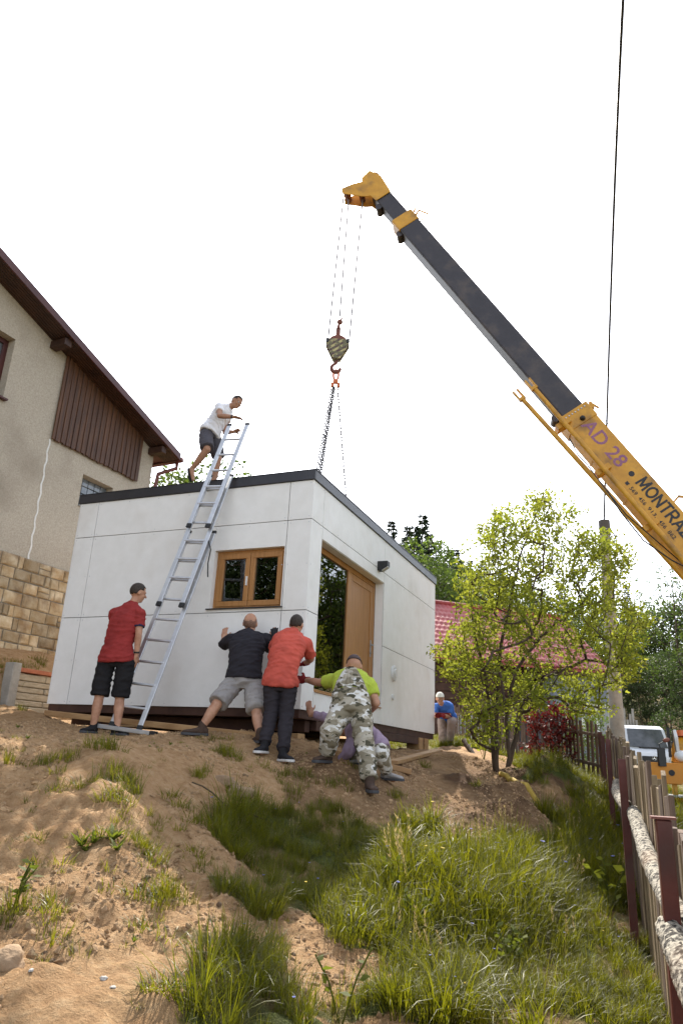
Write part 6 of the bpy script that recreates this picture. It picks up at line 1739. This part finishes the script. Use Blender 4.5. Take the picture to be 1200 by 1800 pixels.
def person(J, S):
    sc = S.get('scale', 1.0); skin = S['skin']; base = S['base']
    t = thing('person', base, S['label'], 'person')
    mb = MB(); mb.loft(torso_rings(J, sc * .93), 20)
    mb.cap(J['neck'] - unit(J['head'] - J['neck']) * .03, J['head'] - unit(J['headup']) * .05 * sc, .058 * sc, .055 * sc)
    c, f, up, s = head_into(mb, J, sc)
    for q in 'LR':
        sh, el, wr = J['sh' + q], J['el' + q], J['wr' + q]
        mb.sph(sh, .062 * sc); limb(mb, sh, el, .052 * sc, .041 * sc, .004, .4); limb(mb, el, wr, .041 * sc, .027 * sc, .006, .28)
        hip, kn, an = J['hip' + q], J['kn' + q], J['an' + q]
        limb(mb, hip, kn, .088 * sc, .056 * sc, .004, .35); limb(mb, kn, an, .054 * sc, .036 * sc, .012, .33); mb.sph(kn, .059 * sc)
        tq = J['toe' + q]; mb.cap(an, an - Z * .03, .038 * sc, .04 * sc); mb.cap(an - Z * .04, an - Z * .055 + (tq - an) * .6, .036 * sc, .026 * sc)
        if not S.get('glove' + q):
            hand_into(mb, wr, J['hd' + q], J['pm' + q], S.get('curl' + q, .45), sc, 0, 1 if q == 'L' else -1)
    body = remeshed('body', mb, skin, .0085, t, 3, fac=.45)
    for q in 'LR':
        if S.get('glove' + q):
            g = MB(); hand_into(g, J['wr' + q], J['hd' + q], J['pm' + q], S.get('curl' + q, .45), sc * 1.08, .002, 1 if q == 'L' else -1, .5)
            g.cap(J['wr' + q] - unit(J['hd' + q]) * .05, J['wr' + q], .036 * sc, .034 * sc); remeshed('glove', g, S['glove' + q], .007, t, 2)
    # hair or cap
    hs = S.get('hair')
    if hs:
        kind, hm = hs; hb_ = bmesh.new(); bmesh.ops.create_uvsphere(hb_, u_segments=36, v_segments=24, radius=1)
        R_ = Matrix((V(s), V(f), V(up))).transposed()
        dele = []
        for v in hb_.verts:
            x, y, z = v.co
            if kind == 'short': cut = (y > .55 and z < .42) or (z < -.42 + .36 * y) or (y > .05 and z < .05) or (z < -.8)
            elif kind == 'rim': cut = z > .12 + .15 * abs(x) + .35 * mnoise.noise(v.co * 5) or (y > .1) or z < -.75
            elif kind == 'cap': cut = z < .12 - .05 * y
            if cut: dele.append(v)
        bmesh.ops.delete(hb_, geom=dele, context='VERTS')
        g = 1.028 if kind != 'cap' else 1.10
        cc = V(c + up * .022 * sc - f * .008 * sc)
        for v in hb_.verts:
            n_ = 1 + (.03 * mnoise.noise(v.co * 7) if kind != 'cap' else 0); q = Vector((v.co.x * .079, v.co.y * .1, v.co.z * .1)) * sc * g * n_; v.co = cc + R_ @ q
        me = bpy.data.meshes.new('hair'); hb_.to_mesh(me); hb_.free(); me.materials.append(hm); me.polygons.foreach_set('use_smooth', [True] * len(me.polygons))
        ho = ob('cap' if kind == 'cap' else 'hair', me, t); sd_ = ho.modifiers.new('s', 'SOLIDIFY'); sd_.thickness = .012; sd_.offset = -1
        if kind == 'cap':
            fd_ = f * S.get('visor', 1); vz = MB(); cv = c + up * .036 * sc
            outl = [cv + s * x * .075 * sc + fd_ * y * sc for x, y in ((-1, .05), (-.95, .10), (-.6, .155), (0, .175), (.6, .155), (.95, .10), (1, .05))]
            vz.prism([p - up * .012 * (abs(i - 3) / 3) for i, p in enumerate(outl)], up * .006); vz.build('visor', hm, ho)
    if S.get('eyes'):
        for q in (-1, 1):
            e = c + s * q * .031 * sc + up * .002 * sc + f * .083 * sc; eb = MB(); eb.sph(e, .0105 * sc, 10, 8); eo = eb.build('eye', M_whitep, t, smooth=True)
            pb_ = MB(); pb_.sph(e + f * .007 * sc, .0052 * sc, 8, 6); pb_.build('pupil', M_hair, eo)
    # shirt
    g = S.get('loose', .016); mb = MB(); mb.loft(torso_rings(J, sc, g, S.get('hem', -.06), 1.0, S.get('flare', .03)), 24)
    nk = J['neck']; mb.cap(nk - unit(J['head'] - nk) * .03, nk + unit(J['head'] - nk) * .015, .07 * sc, .066 * sc)
    for q in 'LR':
        mb.cap(nk + (J['sh' + q] - nk) * .15 + Z * .0, nk + (J['sh' + q] - nk) * .8, .066 * sc, .062 * sc)
        sh, el = J['sh' + q], J['el' + q]; sl_ = S.get('sleeve', .55); e = sh + (el - sh) * min(sl_, 1.0)
        frust(mb, [sh, e], [.072 * sc, .066 * sc])
        if sl_ > 1:
            wr = J['wr' + q]; frust(mb, [el, el + (wr - el) * (sl_ - 1)], [.060 * sc, .042 * sc])
    sho = remeshed('shirt', mb, S['shirt'], .009, t, 3, S.get('wr_s', .006) * 1.3, 3.1, nk - J['pelvis'])
    if S.get('collar'):
        cb_ = MB(); ax_ = unit(J['head'] - nk); a1, b1, _ = frame_from(ax_); p0 = nk + ax_ * .005
        cb_.tube([p0 + (a1 * math.cos(u) + b1 * math.sin(u)) * .067 * sc for u in np.linspace(0, 2 * math.pi, 21)], .017 * sc, 8, cap=False); cb_.build('collar', S['shirt'], sho, smooth=True)
    if S.get('cuff'):
        for q in 'LR':
            sh, el = J['sh' + q], J['el' + q]; e = sh + (el - sh) * S['sleeve']; d = unit(el - sh); MB().cyl(e - d * .012, e + d * .012, .069 * sc, .068 * sc, 20).build('cuff', S['cuff'], sho)
    # trousers
    mb = MB(); mb.loft(torso_rings(J, sc, g + S.get('tuck', -.008), -.17, S.get('waist', .16)), 24)
    tl = S['legs']
    for q in 'LR':
        hip, kn, an = J['hip' + q], J['kn' + q], J['an' + q]; w = S.get('width', 1.0)
        if tl <= 1: frust(mb, [hip, hip + (kn - hip) * .5, hip + (kn - hip) * tl], [.096 * sc * w, .098 * sc * w, .098 * sc * w])
        else: frust(mb, [hip, kn, kn + (an - kn) * (tl - 1)], [.097 * sc * w, .080 * sc * w, .066 * sc * w])
    tro = remeshed('shorts' if tl <= 1.3 else 'trousers', mb, S['pants'], .009, t, 3, S.get('wr_p', .006) * 1.3, 8.2, J['pelvis'] - (J['knL'] + J['knR']) / 2)
    for q in 'LR':
        if S.get('shoe'): shoe(S.get('shoename', 'shoe'), J['an' + q], J['toe' + q], S['shoe'], t, sc, S.get('sole', M_sole))
    if S.get('band'):
        q = S['band']; d = unit(J['wr' + q] - J['el' + q]); MB().cyl(J['wr' + q] - d * .045, J['wr' + q] - d * .025, .034 * sc, n=16).build('wristband', M_blackp, t)
    return t, body, sho, tro
def JJ(Y, **k):
    o = {}
    for n, v in k.items(): o[n] = P(v[0], v[1], Y + (v[2] if len(v) > 2 else 0))
    return o
def foot_base(J):
    a = (J['anL'] + J['anR']) / 2; return np.array([a[0], a[1], min(J['anL'][2], J['anR'][2]) - .085])
def settle(J, up=.088):
    """drop both ankles to the soil below them"""
    for q in 'LR':
        a = J['an' + q]; a[2] = h1(a[0], a[1]) + up; tq = J['toe' + q]; tq[2] = a[2] - .03
DN = -Z
# 1 man in red beside the ladder
J = JJ(8.65, pelvis=(205,1158), neck=(232,1066,.07), head=(243,1042,.09), hipL=(188,1162), hipR=(222,1164), shL=(202,1079,.1), shR=(246,1080,-.02), elL=(203,1117,.3), wrL=(222,1120,.45), elR=(244,1115,-.05), wrR=(240,1152,.0), knL=(175,1224,-.03), knR=(211,1227), anL=(164,1276), anR=(206,1280), toeL=(150,1286,-.12), toeR=(226,1290,-.12), mid=(213,1115,.0))
settle(J); J.update(face=np.array([.75, .55, -.12]), headup=np.array([.12, 0, 1.0]), hdL=np.array([.4, .3, .3]), pmL=np.array([0, 1., 0]), hdR=np.array([-.12, .1, -1.0]), pmR=np.array([-.8, .6, 0]))
person(J, dict(base=foot_base(J), label='person in red t-shirt and black shorts standing by the ladder foot', skin=M_skin, hair=('short', M_hair), shirt=M_cred, pants=M_cblk, legs=.98, sleeve=.6, cuff=M_cnavy, shoe=M_shoe, width=1.08, flare=.085, band='R', curlR=.3, scale=.97, hem=-.1, waist=.12, wr_s=.007))
# 2 man in charcoal polo pushing on the front
J = JJ(8.5, pelvis=(428,1196,.05), neck=(437,1116,.26), head=(440,1096,.33), hipL=(413,1199,.05), hipR=(444,1200,.06), shL=(407,1124,.24), shR=(466,1124,.28), elL=(392,1134,.40), wrL=(393,1122,.58), elR=(478,1142,.40), wrR=(484,1122,.5), knL=(381,1238,-.18), knR=(451,1252,-.16), anL=(354,1282,-.2), anR=(456,1302,-.38), toeL=(338,1290,-.22), toeR=(450,1306,-.26), mid=(432,1155,.1))
settle(J); J.update(face=np.array([.1, 1, .1]), headup=np.array([0, -.15, 1.0]), hdL=np.array([0, .4, 1.0]), pmL=np.array([.3, .9, 0]), hdR=np.array([0, .4, 1.0]), pmR=np.array([-.3, .9, 0]))
person(J, dict(base=foot_base(J), label='balding person in charcoal polo and grey shorts pushing the module front', skin=M_skin, hair=('rim', M_hairg), shirt=M_cpolo, pants=M_cgrey, legs=.95, sleeve=.95, collar=1, shoe=M_boot, width=1.08, loose=.024, hem=.03, flare=.03, waist=.12, scale=1.04, wr_s=.008, wr_p=.008, curlL=.15, curlR=.15))
# 3 man in coral polo at the corner
J = JJ(8.15, pelvis=(493,1200,.05), neck=(514,1114,.22), head=(521,1098,.28), hipL=(478,1203,.05), hipR=(508,1204,.06), shL=(490,1124,.24), shR=(538,1132,.22), elL=(480,1140,.46), wrL=(482,1124,.62), elR=(547,1158,.38), wrR=(536,1166,.55), knL=(476,1256,.02), knR=(503,1258,-.02), anL=(464,1316,-.2), anR=(497,1332,-.28), toeL=(456,1320,-.3), toeR=(505,1338,-.36), mid=(500,1158,.08))
settle(J); J.update(face=np.array([.25, 1, -.05]), headup=np.array([.05, 0, 1.0]), hdL=np.array([-.1, .3, 1.0]), pmL=np.array([.1, 1, 0]), hdR=np.array([-.5, .6, -.1]), pmR=np.array([-.6, .6, .1]))
person(J, dict(base=foot_base(J), label='person in coral polo and dark jeans pushing at the module corner', skin=M_skin, hair=('short', M_hair), shirt=M_ccoral, pants=M_cjean, legs=1.92, sleeve=.85, collar=1, shoe=M_shoe, sole=M_solew, gloveL=M_cblkg, gloveR=M_credg, loose=.018, flare=.06, hem=-.1, scale=.96, wr_s=.009, curlL=.2, curlR=.5))
# 4 man in lime shirt and camouflage bib trousers
J = JJ(7.85, pelvis=(616,1246,.0), neck=(619,1186,.36), head=(622,1172,.46), hipL=(601,1249,.0), hipR=(633,1250,-.02), shL=(590,1196,.34), shR=(649,1203,.26), elL=(560,1200,.55), wrL=(537,1195,.8), elR=(661,1236,.16), wrR=(649,1252,.36), knL=(581,1285,-.22), knR=(640,1305,-.18), anL=(574,1324,-.02), anR=(650,1376,-.42), toeL=(564,1330,-.10), toeR=(654,1388,-.52), mid=(616,1212,.16))
settle(J); J.update(face=np.array([.1, 1, -.35]), headup=np.array([0, .3, 1.0]), hdL=np.array([-.7, .6, .05]), pmL=np.array([.5, .8, 0]), hdR=np.array([-.4, .6, -.2]), pmR=np.array([-.6, .3, 0]))
t4, b4, s4, p4_ = person(J, dict(base=foot_base(J), label='person in lime t-shirt and camouflage bib trousers leaning on the module', skin=M_skin, hair=('cap', M_cap), shirt=M_clime, pants=M_camo, legs=1.9, sleeve=.62, shoe=M_boot, shoename='boot', gloveL=M_credg, loose=.018, waist=.34, tuck=.014, width=1.14, scale=1.05, wr_p=.009, wr_s=.007, visor=1, curlL=.5, hem=.04, flare=0))
rg_ = torso_rings(J, 1.05, .040, .3, .84); bib = MB()
back = -np.cross(unit(J['neck'] - J['pelvis']), unit(J['hipR'] - J['hipL'])); back = back if back[1] < 0 or back[2] > 0 else -back
for i, (c_, x_, y_) in enumerate(rg_[:-1]):
    c2, x2, y2 = rg_[i + 1]; yb = y_ if y_ @ back > 0 else -y_; yb2 = y2 if y2 @ back > 0 else -y2
    f0 = (.85, .55, .3, .16, .14)[i]; f1 = (.85, .55, .3, .16, .14)[i + 1]; n_ = 8
    for k in range(n_):
        u0 = -1 + 2 * k / n_; u1 = -1 + 2 * (k + 1) / n_
        def bp_(c__, x__, y__, u, f__): a_ = u * f__ * 1.3; return c__ + x__ * math.sin(a_) + y__ * math.cos(a_)
        q = [bp_(c_, x_, yb, u0, f0), bp_(c_, x_, yb, u1, f0), bp_(c2, x2, yb2, u1, f1), bp_(c2, x2, yb2, u0, f1)]
        bib.add(q, [(0, 1, 2, 3)])
bo = bib.build('bib', M_camo, t4, smooth=True); sd_ = bo.modifiers.new('s', 'SOLIDIFY'); sd_.thickness = .008; sd_.offset = 0
tip_ = rg_[-1]; yb = tip_[2] if tip_[2] @ back > 0 else -tip_[2]; st_ = MB(); top_ = tip_[0] + yb * 1.02; nk_ = J['neck'] + back * .075
st_.bar(top_ - (nk_ - top_) * .1, top_ + (nk_ - top_) * .45, .055, .008, hint=back); st_.build('elastic', M_cblk, bo)
st_ = MB()
for q in 'LR':
    e = J['sh' + q] * .55 + J['neck'] * .45 + back * .05 + Z * .06; st_.bar(top_ + (nk_ - top_) * .45, e, .04, .008, hint=back)
st_.build('strap', M_camo, bo)
# 5 crouching person in lilac
J = JJ(8.15, pelvis=(662,1318,.0), neck=(617,1285,.22), head=(604,1274,.30), hipL=(655,1322,.1), hipR=(668,1322,-.1), shL=(612,1280,.38), shR=(620,1296,.1), elL=(575,1262,.45), wrL=(545,1254,.5), elR=(612,1322,.0), wrR=(596,1338,.1), knL=(625,1330,.15), knR=(668,1326,-.42), anL=(640,1362,.1), anR=(680,1368,-.22), toeL=(620,1368,.05), toeR=(698,1376,-.3), mid=(642,1292,.1))
settle(J); J.update(face=np.array([-.9, .4, .1]), headup=np.array([-.1, 0, 1.0]), hdL=np.array([-.25, .1, 1.0]), pmL=np.array([.2, 1, 0]), hdR=np.array([-.5, .2, -.8]), pmR=np.array([-.5, .6, 0]), belly=.95)
person(J, dict(base=foot_base(J), label='crouching person in lilac shirt reaching under the module', skin=M_skin, hair=('short', M_hair), shirt=M_clil, pants=M_camo, legs=1.88, sleeve=1.8, shoe=M_cgrey, scale=.98, curlL=.35))
# 6 person stepping off the roof onto the ladder
J = JJ(10.35, pelvis=(369,762), neck=(400,716,.0), head=(416,707,-.02), hipL=(362,766,-.1), hipR=(377,768,.1), shL=(386,716,-.18), shR=(402,722,.16), elL=(386,731,-.36), wrL=(412,733,-.42), elR=(395,760,.12), wrR=(411,759,-.05), knL=(364,790,-.32), knR=(384,806,.06), anL=(338,824,-.2), anR=(370,846,.12), toeL=(342,846,-.28), toeR=(382,856,.06), mid=(382,740,.02))
J.update(face=np.array([.72, -.52, -.42]), headup=np.array([.45, -.1, .85]), hdL=np.array([.9, -.1, -.2]), pmL=np.array([0, -.1, -1]), hdR=np.array([.9, -.3, .25]), pmR=np.array([.2, -.4, -.8]))
zr_ = HE[2] + 3.0
J['anR'][2] = zr_ + .075; J['toeR'] = J['anR'] + np.array([.17, -.06, -.03])
t6, b6, s6, p6_ = person(J, dict(base=np.array([J['anR'][0], J['anR'][1], zr_]), label='person in white t-shirt and dark shorts stepping from the roof to the ladder', skin=M_skint, hair=('short', M_hair), shirt=M_cwhite, pants=M_cdgrey, legs=.92, sleeve=.5, scale=.96, loose=.018, flare=.06, hem=-.1, band='L', curlL=.3, curlR=1.0, eyes=1, width=1.1, wr_s=.008))
for q in 'LR':
    a = J['an' + q]; tq = J['toe' + q]; d = unit(tq - a); dz = unit(d + Z * .0); s = unit(np.cross(d, Z)); up_ = np.cross(s, d); up_ = up_ if up_[2] > 0 else -up_
    fs_ = MB(); out = [(-.07, .0), (-.055, .032), (.06, .036), (.13, .045), (.19, .03), (.205, .0)]
    b_ = a - up_ * .078; poly = [b_ + d * x + s * y for x, y in out] + [b_ + d * x - s * y for x, y in reversed(out[1:-1])]
    fs_.prism(poly, up_ * .018); fo = fs_.build('flip_flop', M_cblk, t6)
    MB().tube([b_ + d * .03 + s * .042 + up_ * .02, b_ + d * .09 + s * .02 + up_ * .055, b_ + d * .145 + up_ * .03, b_ + d * .09 - s * .02 + up_ * .055, b_ + d * .03 - s * .042 + up_ * .02], .006, 6).build('strap', M_cblk, fo)
# 7 kneeling person in blue behind the module
J = JJ(15.0, pelvis=(786,1263,.05), neck=(777,1239,-.32), head=(773,1228,-.42), hipL=(777,1266,.0), hipR=(794,1267,.0), shL=(764,1243,-.3), shR=(789,1243,-.26), elL=(764,1258,-.35), wrL=(770,1258,-.55), elR=(788,1259,-.3), wrR=(777,1258,-.6), knL=(778,1300,-.1), knR=(793,1270,-.42), anL=(782,1304,.35), anR=(791,1304,-.3), toeL=(782,1308,.5), toeR=(790,1308,-.5), mid=(782,1251,-.1))
gz7 = h1(J['anR'][0], J['anR'][1]); J['anR'][2] = gz7 + .085; J['toeR'][2] = gz7 + .05; J['anL'][2] = h1(J['anL'][0], J['anL'][1]) + .07; J['toeL'][2] = J['anL'][2] - .02; J['knL'][2] = h1(J['knL'][0], J['knL'][1]) + .07
J.update(face=np.array([-.05, -1, -.12]), headup=np.array([-.05, -.2, 1.0]), hdL=np.array([.3, -.6, .1]), pmL=np.array([.5, 0, -.6]), hdR=np.array([-.6, -.5, 0]), pmR=np.array([-.3, .4, .6]))
t7, b7, s7, p7 = person(J, dict(base=np.array([J['anR'][0], J['anR'][1], gz7]), label='kneeling person in blue t-shirt and white cap past the module end', skin=M_skin, hair=('cap', M_capw), shirt=M_cblue, pants=M_cgry2, legs=1.9, sleeve=.7, shoe=M_shoe, gloveL=M_credg, gloveR=M_credg, eyes=1, scale=.97, waist=.3))
ap = MB(); fr = np.array([-.05, -1, 0]); a_ = J['neck'] + fr * .15 - Z * .16; b_ = J['pelvis'] + fr * .24 - Z * .02
ap.box((a_ + b_) / 2, np.array([.11, 0, 0]), fr * .01, (b_ - a_) / 2); ap.build('bib', M_apron, t7, bev=.01)
